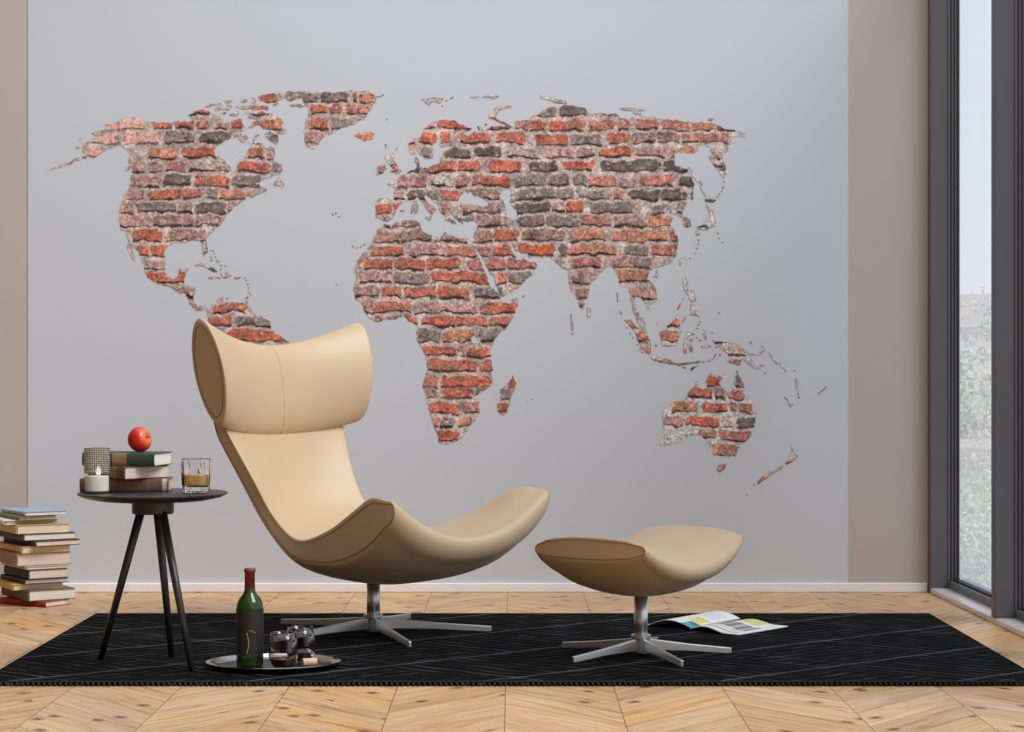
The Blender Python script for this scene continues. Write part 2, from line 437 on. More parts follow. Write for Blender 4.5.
EURASIA = [
 # Europe and Asia, Scandinavia clockwise, then Africa
 [(408.7,150.3),(408.7,146.6),(409.4,143),(415.5,139.2),(421.7,135),(424,128),(431.5,123.2),(439,120.8),(446,119.5),(455,121.4),(463,124.5),(472,128.7),(471,131),(465,132.5),(463,134.5),(467,135.5),(472,134),(474.6,132.4),(480.8,131.8),(487,129.4),(491.8,127),(507.8,125.7),(515,126.5),(514.5,123.2),(519,120.8),(528.7,119.5),(533,116.4),(537.4,114.6),(543.5,109.5),(554.6,107.2),(558,108),(564.4,104.2),(571.8,104.8),(584,107.8),(589,112.8),(600,113.4),(607,115),(616,114.2),(621,118),(628.6,118.4),(633,117),(638.4,116.2),(647,116.2),(662.5,119.5),(668,119.3),(677.8,120.5),(689.8,122.4),(709.5,123),(721.5,127.3),(732.5,130.6),(740,131),(745.6,133.9),(746.7,138.3),(740,136),(733.5,135.5),(730.3,137.7),(736.8,142.6),(728,144.3),(729,147),(727,152.5),(721.5,156.8),(723.7,161.2),(726,170),(725.4,175.4),(723.7,179),(719.3,172),(712.8,164.5),(709.5,159),(707.9,156.8),(711.7,154.6),(710,148),(706,145.8),(698.6,146),(698.6,151),(694,152.7),(684,152.3),(675.6,152.3),(674.5,161),(674.6,165.5),(681,166.8),(688.3,169),(688,171),(691,173.7),(694.5,186),(692,188),(693.3,191.4),(692.4,200.3),(687,202.3),(684.2,206.4),(683.5,210.5),(682.8,214.6),(689.7,220),(691,225.6),(686.3,227.6),(682.8,224),(682,218.7),(676,214.6),(670.5,213.3),(668.5,210),(667,208.6),(666,212.5),(663.7,214.6),(668,215),(672.6,218.7),(669.5,224),(674.6,232.4),(678.7,240.6),(679.4,243.3),(676.9,247.4),(677,253.6),(672,261.8),(664,266),(654,267.5),(648.5,271.4),(646.9,278),(653.7,285),(657.8,294.6),(657,300),(652.4,304),(647.6,309.6),(646.6,304),(642.8,300),(638.7,297.3),(635.3,296),(634,300.7),(636.6,311),(642.8,317.8),(646.2,328.7),(646.9,332.8),(641.4,328.7),(637.3,322),(635.5,315),(631.9,309.6),(631.2,301.4),(629.8,293.2),(627.8,285),(622.3,287),(619.6,282.3),(618.8,279.6),(616.5,274),(612.4,267.3),(607,266.6),(600,272.8),(589.2,286.4),(587.8,298.7),(585,307),(581.7,309.7),(579,307),(576.9,300),(571.4,289),(568,275.5),(567.3,270),(564,269.4),(560,265.3),(555,261.9),(551.6,257),(546,257),(540,257.5),(533,255.5),(529,258),(526.5,252.3),(523.5,257.5),(529.5,261.5),(535.6,261.4),(537,267),(534.3,272.3),(527.4,279),(516.5,288.7),(509,293.5),(501.5,297),(499.5,299.5),(502.8,302.4),(511,299.7),(516.5,298),(517.9,303.8),(515,312),(509.7,323),(505.6,328.4),(502,331.5),(494,341),(490,351),(492,367.6),(492.5,386),(481.7,391),(473.5,398),(479.7,402.5),(479.7,412.7),(471.5,423),(464.3,435),(456,442.4),(444.8,444.5),(438.7,442.4),(437.7,435),(433.6,427),(430.5,412.7),(425.4,394),(423.3,386),(427.4,371.7),(427.4,361.5),(422.3,347),(416,338),(418,328.7),(417,324.3),(408.7,321.5),(404.6,316),(392.3,318.8),(384,319.5),(376,321.5),(370.5,317.4),(363.7,310.6),(363,306.5),(354.8,297),(354,287.4),(356,277.8),(354.8,266.9),(359.6,256),(369,246.4),(372.5,241),(372.4,238.7),(376,233.8),(379.8,227.7),(383.5,224),(389.6,225.2),(394.5,224),(403,220.3),(414,220.3),(421,222.7),(421,226.4),(421.6,231.3),(431.4,235),(440,240),(441.3,236.3),(445,232.6),(449,234.5),(457.3,237.5),(463.5,238),(469.6,238.7),(474,237.5),(475,232.6),(477.6,225),(474.5,220.3),(467,221.8),(458.5,222),(455,218),(452,213),(449,210),(452,215.5),(450,218.5),(449,222),(446,219.5),(443,214.5),(440.5,211),(438.5,206),(432,199.6),(427,195.7),(424.5,197),(426.5,200.3),(431.4,205.5),(436.8,209),(433.3,213),(430.8,217),(431,213),(426.5,208),(421.6,201.6),(416.7,197.5),(411.7,200),(406.8,200.5),(403,202.4),(398.2,208),(394.5,215.4),(391.4,220.3),(384.7,221.5),(381,219),(376.7,218.4),(375.5,215.4),(376,209.2),(376.7,200.6),(381,198.9),(392,199.4),(394,197),(394.5,188.3),(386.5,184),(395.8,180.3),(400.7,176),(406.8,172.6),(414.3,169.5),(417,167.5),(416,161),(415,159),(416.7,156.5),(419,160),(419.5,165.5),(423,168.5),(428,167),(434,165),(440.5,162.6),(441,158),(442.6,151.8),(450,149.5),(454,147.5),(447,146.6),(441.3,146.6),(439.5,143),(442,139.5),(443.8,136.7),(439,139),(433.5,143.5),(435.2,147.8),(432.7,151),(432.5,158),(425.4,158.6),(421.7,156),(419,151),(415.5,153.6),(410.6,154)],
 # holes: Black Sea, Caspian, Red Sea, Persian Gulf, lakes (even-odd)
 [(458.5,201.8),(459.8,195.7),(464.7,190),(467.5,192.5),(471,191.5),(475.8,195.7),(482,198),(488,201.8),(488,206),(483,207.4),(474.5,205.2),(468.4,203.7),(462.2,206)],
 [(499,195.7),(501.6,191.4),(507.7,189),(511.4,191.4),(510,195.5),(512,198.5),(509,201),(512.7,205.5),(516.3,209.2),(517.6,219),(514,221),(507.7,217.8),(506.5,211.7),(504,201.8)],
 [(474.8,248.4),(476.9,248.4),(480,255),(483.7,260),(487,267),(490.5,272.3),(494,277),(496,283.3),(499.6,295.8),(494,289),(489.9,286),(486.4,275),(483,266.9),(479.6,258.7)],
 [(508.3,243),(511.8,243),(514.5,250.5),(517.9,251),(522,253.5),(525.5,252.5),(524.5,256.5),(522,259.5),(517.9,260),(515.8,255.3),(511,249)],
 [(471.5,339),(474.5,335),(477.6,339),(475.6,343.4),(472.5,343)],
 [(663.5,209.5),(667.5,208.2),(667,212),(664.5,213.5)],
 [(448,219.5),(451,218.8),(455,221.5),(456.5,224.5),(452,224.8)],
]
AFRICA_ISLES = [
 [(512.5,374.5),(516,384),(514.3,390),(511.4,398.4),(507.3,412.7),(502,415),(498,411.7),(498,404.5),(501,398.4),(500,390),(504,386.5),(508,384)],
]
AUSTRALIA = [
 [(660.2,445),(662,440),(664,435.6),(663,425),(661.8,416.8),(665,407.4),(673.5,401),(684.5,399),(687.7,391.7),(694,386.5),(696.5,382),(700.2,380),(704,384),(706,380),(708,376.8),(709.7,372.9),(716,374.3),(723.8,375.2),(721,379.5),(719,383),(722,387),(725.4,391),(730,393.3),(733,389),(734.8,380),(738,370.5),(741,379),(744.2,385.4),(744.5,394.8),(750.5,401),(752.8,409),(756.8,415),(755.5,420),(754.4,426),(750.5,437),(741,445),(735.6,456),(725.4,456),(713.6,455.3),(712.8,446.6),(707,449.3),(710,443.5),(706.5,440.4),(701.8,435.6),(695.5,434),(688,437.5),(681.4,441.5),(672,443),(665.7,445.8)],
 [(717.5,465.5),(722,464.5),(727,463),(726,466),(723.8,469.6),(719.5,473),(717.3,471)],
]
NEW_ZEALAND = [
 [(792,445),(794,451.8),(798.7,455.6),(793,461.3),(787.2,466),(786,463.5),(789,458.5),(791,453.7)],
 [(783.4,465),(781.5,469),(773.8,472.8),(766.2,478.5),(758.5,484),(757,482.4),(762.4,475.7),(773.8,470)],
]
BRITAIN = [
 [(384.8,157.6),(389,154),(392.8,152.7),(395.2,157.4),(393.4,160),(395.5,164),(398.3,167.5),(400.8,171),(399.5,174),(395,173.2),(389.7,172.4),(393,169.5),(391.5,166.3),(388,162.5),(386,160)],
 [(377.4,167.5),(381,164.5),(384.8,163.8),(386.6,168.7),(382.5,173),(377.4,175),(376.3,172)],
]
JAPAN = [
 [(704.7,197.5),(708.8,197.4),(716.3,199.6),(714.3,202),(704.7,201.9)],
 [(705.4,203),(708.8,206.4),(713,211.5),(715,218.7),(715.6,227),(710,227.2),(707.4,229.7),(696.5,229.9),(697.2,227),(704.7,224.2),(705.4,220),(709.5,216.7),(709,210.5)],
 [(695,231.5),(700,230.5),(700,234.8),(696,236)],
 [(688.3,166),(693.8,172.3),(700.6,180.5),(702.8,184),(701,185.6),(696.5,181),(691.7,173.5)],
 [(699.5,186),(701,187.5),(706,196.5),(704.3,196.3)],
]
SEA_ASIA = [
 [(679.5,258.5),(682,256.5),(682,261.8),(680.3,265.5),(679.2,262)],
 [(656,274.5),(655.5,270.5),(657.2,270),(658.7,275),(655.7,278),(653.7,276)],
 [(587.8,305),(591,309.7),(592,315),(589.2,317.2),(587,314.5)],
 [(682.4,278),(684.5,276),(686.5,279),(687.9,283.7),(686.5,287),(689.2,290.5),(685,292.5),(682.4,286.4)],
 [(686.5,291.5),(692,290.5),(696,296),(696.8,301.4),(692,302.8),(689.2,298.7)],
 [(690,304.8),(693.3,304),(695,306),(697.4,303.5),(699.5,309.6),(699.5,317.8),(694.7,315),(690.6,315),(690.5,310)],
 [(676.8,309.6),(683.5,298.5),(684.5,299),(678.5,309.8)],
 [(624.3,319.7),(630.5,320.5),(636,326.5),(644,332.4),(647.6,337),(651,342.4),(651,352),(649.6,355),(642.8,350.6),(638.7,342.4),(634.6,331.5),(629,325.5)],
 [(651,356),(659.2,357.4),(670,360),(675.6,362.6),(689.2,362.8),(700,361),(701,362.2),(689.2,364.6),(678.3,365),(664.6,363),(652.4,359.5)],
 [(659.2,332.8),(664.6,328.7),(670,324.6),(675.6,317.8),(678.3,313.7),(680.4,317.8),(687.9,316.3),(682.4,322),(679.7,325.5),(681.7,332.8),(678.3,339.7),(675.6,346.5),(670,346.5),(662,345),(660.5,339.7)],
 [(684.5,337),(686.5,332.8),(696,333.2),(694.7,335.4),(687.5,336),(686.7,338.5),(693.3,339.3),(690.5,341.5),(693.3,350.6),(690.6,353.5),(688.6,346.5),(687.3,346),(686.7,352),(685,355),(683,349.2),(683.5,342)],
 [(690.8,370.5),(692,367.5),(701.5,363.4),(697,366),(693,370.5)],[(682,366),(686.5,367.5),(687,369.3),(684,368.3)],
 [(703.7,329.6),(705.8,329.3),(705,333),(707,338),(704.5,340),(703.2,335.5)],
 [(700,346),(705,345.2),(711,346.3),(710,348),(702,347.8)],
 [(712.6,340),(716,341.2),(720,341.2),(727.6,341.4),(739.6,346),(747,351.4),(751.7,355),(750,358),(756,366.4),(762,370),(754.7,368.8),(747,362.6),(742.6,358.5),(740.5,362),(739.6,365.6),(735,364),(727.6,363),(729.8,358),(728.3,353.6),(720,348.3),(715,344)],
 [(751.7,354),(757.7,353.9),(763,350.5),(763.6,347.6),(760.5,345.5),(762,344.8),(765.2,347.6),(764.4,351.8),(758,356),(752,355.6)],
 [(749.3,342),(753,343),(752.8,344.2),(749.5,343.3)],
 [(768.5,352.3),(769.6,352.6),(773.3,358.6),(772,358.8)],[(774,360),(778,363.8),(776.5,364.8),(774,361.8)],
 [(779,362),(783,364.8),(784.8,369),(782.5,368),(779.3,364)],
 [(795.3,378.5),(797,378.6),(798.6,385),(797.8,389.7),(796.2,389),(795.2,384)],[(797.3,392),(798.3,392),(799.6,398.5),(798.2,398.3)],
 [(784.2,396.8),(785.2,397),(792,406.5),(790.5,407.2)],[(818.4,393.8),(822,390),(826,386.4),(826.6,387.6),(822,391.5),(819.2,394.6)],
]
LITTLE_ISLES = [
 [(193.8,266.6),(197,264),(200.6,263),(207.4,264.3),(214,268.4),(218.6,272),(214,272),(208.8,269.4),(206.5,266.8),(200.6,265.2)],
 [(220.5,273),(223.5,272),(227.3,272.6),(232,276.2),(229,277),(226,278.5),(222.5,277)],
 [(208,277.4),(212,277),(213.3,278.6),(209,279.2)],[(215.5,277.2),(220.5,276.8),(220.5,278),(216,278.2)],[(234,277.3),(239,276.8),(239,278.8),(234.5,279)],
 [(540,96),(548.5,97),(557,100),(562,99.6),(566.5,101.5),(567,104),(562,103.6),(557,103),(548.5,99.8),(541,98.6)],
 [(421.7,98.6),(426,98.8),(431.5,97.4),(443.8,98),(441,101.5),(439,103.7),(435,101.7),(431.5,101.9),(429,105.6),(424.5,102)],
 [(488,117.7),(490.6,113.4),(495.5,107.8),(503,106),(512,105.2),(511.6,106.8),(504,108.5),(499,111),(495.5,116.4),(497,119),(504,122.2),(510,124.8),(507,125.2),(499,122.6),(495.5,120),(490.6,119)],
 [(477,126.5),(481,127),(483,130),(479,130)],[(484.5,124),(487,123.7),(487.5,125),(485,125.3)],
 [(470,97),(475,95.9),(480,97),(477,98.2),(472,98.3)],[(481,98.4),(485,96.2),(488,95.2),(491.5,97.5),(496,95.8),(500,96.5),(496.5,98.4),(493,99.2),(488,97.3)],
 [(620,108),(627,107.3),(636,109),(648,110),(640,111.2),(630,111),(622,110)],[(633,112.5),(640,113),(641,115),(635,114)],
 [(708,118.8),(712,118.4),(715,119.8),(712,120.6),(708,120.8)],
 [(570,314),(571.5,313.5),(573.5,325),(573.6,331),(571.5,330.5),(571,322)],[(571.5,333.3),(573,333.3),(573,335.3),(571.5,335.3)],
 [(617,293),(618.6,293),(618.4,303),(617,302)],[(620,310.5),(621.3,310.5),(622.3,314.5),(620.8,314.3)],
 [(410.5,216.5),(411.8,209),(413.2,202),(417.3,200.8),(417.8,206),(418,213),(414.3,214),(414.6,208)],
 [(424,217.4),(428,217),(431.5,216.3),(430.4,221),(427,219.3)],[(399.5,211.5),(402,210),(405.5,210.5),(403,212)],
 [(656.8,322.5),(657.6,322.5),(657.6,324.5),(656.8,324.5)],[(655,344.5),(657,344.3),(657,346.5),(655,346.5)],
]
DOTS = [(210,251),(213,251),(214,253.5),(211,257.5),(211.5,260),(215,257),(217,261),(219,262),(221,266),(225,266.5),(221,269.5),(240,277),(245,278),(246.5,281),(248,284.5),(248.5,288),(248.5,292),(250.5,294),(247.5,296),(246.5,298),(246,301),
 (332.7,214.6),(336,213),(338.5,216.5),(353,246.5),(357,248),(361,247),(364,244.5),(336,285),(526.5,401.5),(531.5,399.5),(523.6,296.7),(386,144.7),(386,147),(396.4,148.4),(386.4,119.3),(450.5,98.4),(453,97.6),(442,106),(447,100.5),
 (717,197),(719.5,194.5),(721.8,191.5),(723,187.3),(724,181.5),(698.5,240.6),(698,244),(697,248.8),(695.8,253.6),(689.7,258.4),(686,260),(717.7,233),(719,238),(722.5,242.6),
 (626.4,328),(630.5,333),(633,337.6),(637.3,345),(640,349.5),(642,352.7),(697.4,328.7),(698.6,325),(699.8,322),(703.5,362),(707,361.4),(709.5,361),(712.5,359.6),(714.5,356.5),(715.6,354.4),(720.3,354.5),(720,356),(692,340.5),(716,347.6),(719.3,313),(794.8,371),(785.5,370.5),(763,366),(765,373),(792,404.5),(754,485),(747,495),(760,365.5),(712,333),(697,338),(700,340.5),(459.5,219.5),(462,223)]
for (dx, dy) in DOTS:
    LITTLE_ISLES.append([(dx - 1.0, dy - 0.2), (dx - 0.1, dy - 0.95), (dx + 1.0, dy - 0.3), (dx + 0.8, dy + 0.7), (dx - 0.5, dy + 0.8)])

BCOL = {'R': (210, 104, 78), 'X': (218, 96, 62), 'O': (214, 134, 98), 'S': (240, 176, 158), 'P': (190, 140, 130), 'Q': (200, 118, 104),
        'B': (158, 120, 104), 'G': (140, 124, 120), 'D': (108, 96, 92), 'L': (196, 172, 162)}
ROWS = [
 ((92,103),   [(258,278,'R'),(285,317,'G'),(320,349,'D'),(353,358,'D'),(359,375,'O')]),
 ((104,115),  [(189,211,'R'),(251,270,'R'),(289,303,'Q'),(309,329,'R'),(330,343,'Q'),(346,370,'Q'),(538,557,'G'),(560,588,'D'),(600,620,'Q')]),
 ((119,130.5),[(107,148,'S'),(152,173,'R'),(176,195,'R'),(197,208,'Q'),(216,229,'P'),(232,244,'R'),(252,284,'O'),(309,329,'R'),(330,362,'G'),(424,437,'P'),(438,472,'R'),(474,482,'Q'),(485,512,'R'),(515,529,'Q'),(530,545,'R'),(548,584,'R'),(587,616,'R'),(619,630,'Q'),(634,660,'Q'),(662,690,'Q'),(692,714,'O'),(716,745,'Q')]),
 ((133,144.3),[(92,120,'S'),(123,160,'S'),(164,195,'G'),(199,231,'D'),(252,262,'P'),(266,281,'G'),(304,326,'P'),(355,376,'R'),(408,418,'Q'),(419,437,'R'),(440,452,'R'),(458,490,'R'),(495,526,'R'),(534,569,'X'),(571,603,'G'),(607,630,'R'),(632,655,'B'),(656,680,'B'),(681,730,'Q')]),
 ((147.5,158),[(82,106,'S'),(110,129,'S'),(147,178,'O'),(181,217,'R'),(248,266,'O'),(267,276,'P'),(408,418,'P'),(421,433,'G'),(445,471,'D'),(475,502,'D'),(507,541,'L'),(545,575,'P'),(576,595,'P'),(599,631,'R'),(634,667,'P'),(669,697,'O'),(711,722,'L')]),
 ((161,172.3),[(131,147,'P'),(149,164,'P'),(165,186,'Q'),(189,231,'L'),(236,271,'R'),(272,284,'G'),(377,387,'P'),(389,400,'Q'),(406,420,'D'),(422,457,'R'),(457,482,'R'),(488,523,'R'),(528,558,'D'),(562,594,'R'),(600,661,'D'),(663,690,'D'),(717,728,'D')]),
 ((175.5,187),[(131,161,'P'),(163,191,'D'),(195,231,'R'),(232,263,'G'),(398,409,'P'),(409,428,'Q'),(430,454,'L'),(455,470,'P'),(472,511,'R'),(514,547,'G'),(548,571,'G'),(574,588,'G'),(589,617,'Q'),(618,636,'P'),(641,675,'Q'),(678,695,'D')]),
 ((189.5,200),[(124,145,'P'),(148,182,'X'),(182,203,'Q'),(206,219,'G'),(219,254,'O'),(394,405,'P'),(406,426,'D'),(427,439,'G'),(440,463,'R'),(464,500,'B'),(516,574,'G'),(576,612,'G'),(614,626,'Q'),(629,661,'D'),(662,688,'D'),(691,696,'D')]),
 ((202.5,213.7),[(120,134,'P'),(136,176,'G'),(177,194,'P'),(196,227,'D'),(229,242,'P'),(375,392,'R'),(393,403,'R'),(424,437,'P'),(440,448,'R'),(462,501,'P'),(513,551,'D'),(552,566,'P'),(566,585,'R'),(590,633,'G'),(652,673,'G'),(676,686,'G')]),
 ((215.5,227),[(120,151,'P'),(154,183,'B'),(183,195,'P'),(195,225,'P'),(383,391,'G'),(391,422,'P'),(446,476,'G'),(476,511,'P'),(517,545,'D'),(546,579,'G'),(580,612,'Q'),(613,648,'P'),(648,676,'O'),(684,692,'G')]),
 ((230,241.8),[(131,162,'R'),(165,207,'P'),(373,400,'P'),(400,432,'B'),(433,470,'P'),(474,493,'B'),(493,520,'R'),(522,566,'B'),(569,606,'O'),(611,668,'O'),(671,681,'R')]),
 ((244.5,256),[(134,150,'R'),(151,168,'R'),(205,210,'B'),(372,404,'X'),(409,447,'P'),(446,490,'Q'),(493,516,'R'),(519,556,'X'),(559,569,'D'),(568,617,'O'),(624,649,'G'),(651,678,'Q')]),
 ((258,269.5),[(140,151,'L'),(151,166,'P'),(358,362,'Q'),(363,393,'R'),(395,425,'R'),(426,462,'R'),(467,485,'Q'),(486,506,'Q'),(507,538,'Q'),(572,603,'Q'),(611,635,'P'),(634,652,'G')]),
 ((271.5,283.5),[(144,157,'X'),(156,187,'R'),(360,393,'P'),(394,430,'G'),(431,461,'R'),(448,491,'R'),(495,508,'Q'),(508,532,'G'),(572,592,'P'),(617,655,'O')]),
 ((287,298.5),[(170,196,'P'),(353,381,'P'),(382,402,'R'),(404,437,'R'),(438,470,'R'),(473,502,'G'),(576,590,'B'),(629,659,'P')]),
 ((302,313),[(188,201,'Q'),(212,247,'R'),(361,376,'P'),(375,413,'R'),(413,479,'P'),(480,518,'R'),(577,588,'B'),(676,690,'R')]),
 ((316,326.5),[(209,233,'R'),(236,272,'G'),(370,385,'Q'),(385,402,'G'),(404,418,'R'),(421,456,'R'),(456,488,'R'),(489,512,'R'),(624,640,'R'),(664,681,'R'),(690,700,'P')]),
 ((330,342),[(226,292,'R'),(416,441,'G'),(443,476,'O'),(479,503,'G'),(636,649,'R'),(659,681,'Q'),(712,742,'L')]),
 ((345.5,355.8),[(421,457,'R'),(458,466,'P'),(466,492,'R'),(638,652,'O'),(684,694,'P'),(722,745,'L')]),
 ((358.5,371.5),[(426,478,'R'),(481,493,'R'),(652,700,'B'),(727,742,'Q')]),
 ((374.5,387.5),[(423,438,'Q'),(440,480,'R'),(479,493,'R'),(508,517,'R'),(706,723,'R'),(735,743,'G')]),
 ((387.8,399),[(424,437,'P'),(442,473,'R'),(474,490,'D'),(499,513,'G'),(688,714,'R'),(716,726,'P'),(727,745,'Q')]),
 ((402,412.8),[(428,460,'R'),(461,481,'Q'),(497,509,'R'),(670,699,'O'),(703,728,'R'),(729,738,'P'),(739,753,'R')]),
 ((416,426.5),[(431,440,'Q'),(440,454,'G'),(458,473,'O'),(663,684,'P'),(686,719,'R'),(721,735,'L'),(736,756,'D')]),
 ((429,441),[(436,459,'R'),(700,716,'Q'),(719,753,'Q')]),
 ((444,456),[(712,740,'O')]),
 ((461,474),[(716,728,'P'),(760,772,'R'),(783,799,'R')]),
 ((250,258),   [(202,209,'D')]),
 ((268,273),   [(206,220,'D')]),
 ((198.5,203), [(702,718,'D')]),
 ((163.5,167), [(706,724,'D')]),
 ((224,228.5), [(695,708,'D')]),
 ((476,487),[(755,768,'O')]),
]
def to_lin(a):
    a = np.clip(a, 0, 255) / 255.0
    return np.where(a <= 0.04045, a / 12.92, ((a + 0.055) / 1.055) ** 2.4)

def brick_print(x, y, mortar=(190, 167, 160)):
    """sRGB picture of the old brick wall at map position x, y (arrays)"""
    n1 = fnoise(x, y, 2.2, 3); n2 = fnoise(x, y, 7.0, 11); n3 = fnoise(x, y, 22.0, 23)
    base = np.zeros(x.shape + (3,)) + np.array(mortar, float)
    out = base + ((n2 - 0.5) * 70 + (n1 - 0.5) * 70)[..., None]
    warm = (n3 - 0.5)[..., None] * np.array([30, 0, -14.0])
    out = out + warm
    pale = np.clip((n2 - 0.62) * 6, 0, 1)[..., None]
    out = out * (1 - pale) + np.array([212, 200, 194]) * pale
    wx = x + (vnoise(x, y, 5, 31) - 0.5) * 3.6 + (vnoise(x, y, 2, 32) - 0.5) * 1.2
    wy = y + (vnoise(x, y, 30, 41) - 0.5) * 2.4 + (vnoise(x, y, 13, 44) - 0.5) * 2.6 + (vnoise(x, y, 6, 42) - 0.5) * 2.8 + (vnoise(x, y, 2.2, 43) - 0.5) * 1.5
    k = 0
    for (y0, y1), bricks in ROWS:
        # plain brick fill for stretches of the row that are not spelled out
        full = list(bricks)
        for (x0, x1, c) in full:
            k += 1
            rr = _hash(np.array([k * 1.0]), np.array([5.0]), 9)[0]
            sel = (x > x0 - 4) & (x < x1 + 4) & (y > y0 - 5) & (y < y1 + 5)
            if not sel.any(): continue
            X = wx[sel]; Y = wy[sel]
            cx, cy = (x0 + x1) / 2, (y0 + y1) / 2 + (rr - 0.5) * 1.0
            hx, hy = (x1 - x0) / 2 - 0.2, (y1 - y0) / 2 - 0.7
            r = min(4.6, hx * 0.7, hy * 0.92)
            qx = np.abs(X - cx) - hx + r; qy = np.abs(Y - cy) - hy + r
            d = np.hypot(np.maximum(qx, 0), np.maximum(qy, 0)) + np.minimum(np.maximum(qx, qy), 0) - r
            a = np.clip(0.5 - d * 1.3, 0, 1)
            col = np.array(BCOL[c], float)
            o = out[sel]
            m1 = n1[sel]; m2 = n2[sel]
            tex = 1 + ((m1 - 0.5) * 0.55 + (m2 - 0.5) * 0.5) * (0.35 if c == 'S' else 1.0)
            bc = col[None, :] * tex[:, None] * (0.95 + 0.1 * rr)
            # each brick drifts towards a second, duller tone along its length
            al = np.clip((fnoise(x[sel] + 31 * k, y[sel] * 1.6, 12.0, 65) - 0.45) * 4, 0, 1)[:, None] * (0.25 + 0.4 * rr)
            bc = bc * (1 - al) + np.array([150, 122, 112]) * (0.8 + 0.4 * m1[:, None]) * al
            # lime bloom patches
            bl = np.clip((fnoise(x[sel] + 91 * rr, y[sel], 4.0, 60) - 0.62) * 5, 0, 1)[:, None] * (0.25 if c in 'RXOS' else 0.75)
            bc = bc * (1 - bl) + np.array([210, 184, 172]) * bl * 1.0
            dk = np.clip((fnoise(x[sel], y[sel] + 57 * rr, 3.2, 70) - 0.66) * 7, 0, 1)[:, None] * 0.7
            bc = bc * (1 - dk) + np.array([84, 60, 58]) * dk
            o = o * (1 - a[:, None]) + bc * a[:, None]
            # printed crevice line below the brick
            d2 = Y - (cy + hy)
            lw = 0.55 + 1.5 * vnoise(x[sel], y[sel], 9, 80)
            ln = np.clip(1.2 - np.abs(d2 - 0.1) / lw, 0, 1) * np.clip((hx - np.abs(X - cx)) / 1.5, 0, 1) * (0.5 + 0.9 * vnoise(x[sel], y[sel], 7, 81)) * (0.6 if c == 'S' else 1.0)
            ln = np.clip(ln, 0, 1)[:, None]
            o = o * (1 - ln) + np.array([62, 42, 40]) * ln
            hl = np.clip(1 - np.abs(Y - (cy - hy - 0.6)) / 0.9, 0, 1) * np.clip((hx - np.abs(X - cx)) / 1.5, 0, 1) * 0.35
            o = o * (1 - hl[:, None]) + np.array([214, 190, 180]) * hl[:, None]
            out[sel] = o
    # fine grain and crumbly specks
    g = (vnoise(x, y, 1.1, 91) + vnoise(x, y, 1.9, 92) - 1.0)[..., None]
    out = out * (1.06 + g * 0.26)
    lum = out.mean(-1, keepdims=True)
    out = lum + (out - lum) * 0.80
    sp = np.clip((vnoise(x, y, 1.5, 90) - 0.86) * 9, 0, 1)[..., None] * 0.55
    out = out * (1 - sp) + np.array([88, 70, 70]) * sp
    return out

def inside(x, y, polys):
    c = np.zeros(x.shape, bool)
    for P in polys:
        n = len(P)
        xs = [p[0] for p in P]; ys = [p[1] for p in P]
        sel = (x >= min(xs) - 1) & (x <= max(xs) + 1) & (y >= min(ys) - 1) & (y <= max(ys) + 1)
        if not sel.any(): continue
        X = x[sel]; Y = y[sel]; cc = np.zeros(X.shape, bool)
        for i in range(n):
            x0, y0 = P[i]; x1, y1 = P[(i + 1) % n]
            if y0 == y1: continue
            t = ((y0 > Y) != (y1 > Y)) & (X < (x1 - x0) * (Y - y0) / (y1 - y0) + x0)
            cc ^= t
        c[sel] ^= cc
    return c

m_print, nt_, b_ = new_mat('brick_map_print')
at_ = nt_.nodes.new('ShaderNodeAttribute'); at_.attribute_name = 'ink'
nt_.links.new(at_.outputs['Color'], b_.inputs['Base Color'])
b_.inputs['Roughness'].default_value = 0.8
b_.inputs['Specular IOR Level'].default_value = 0.25

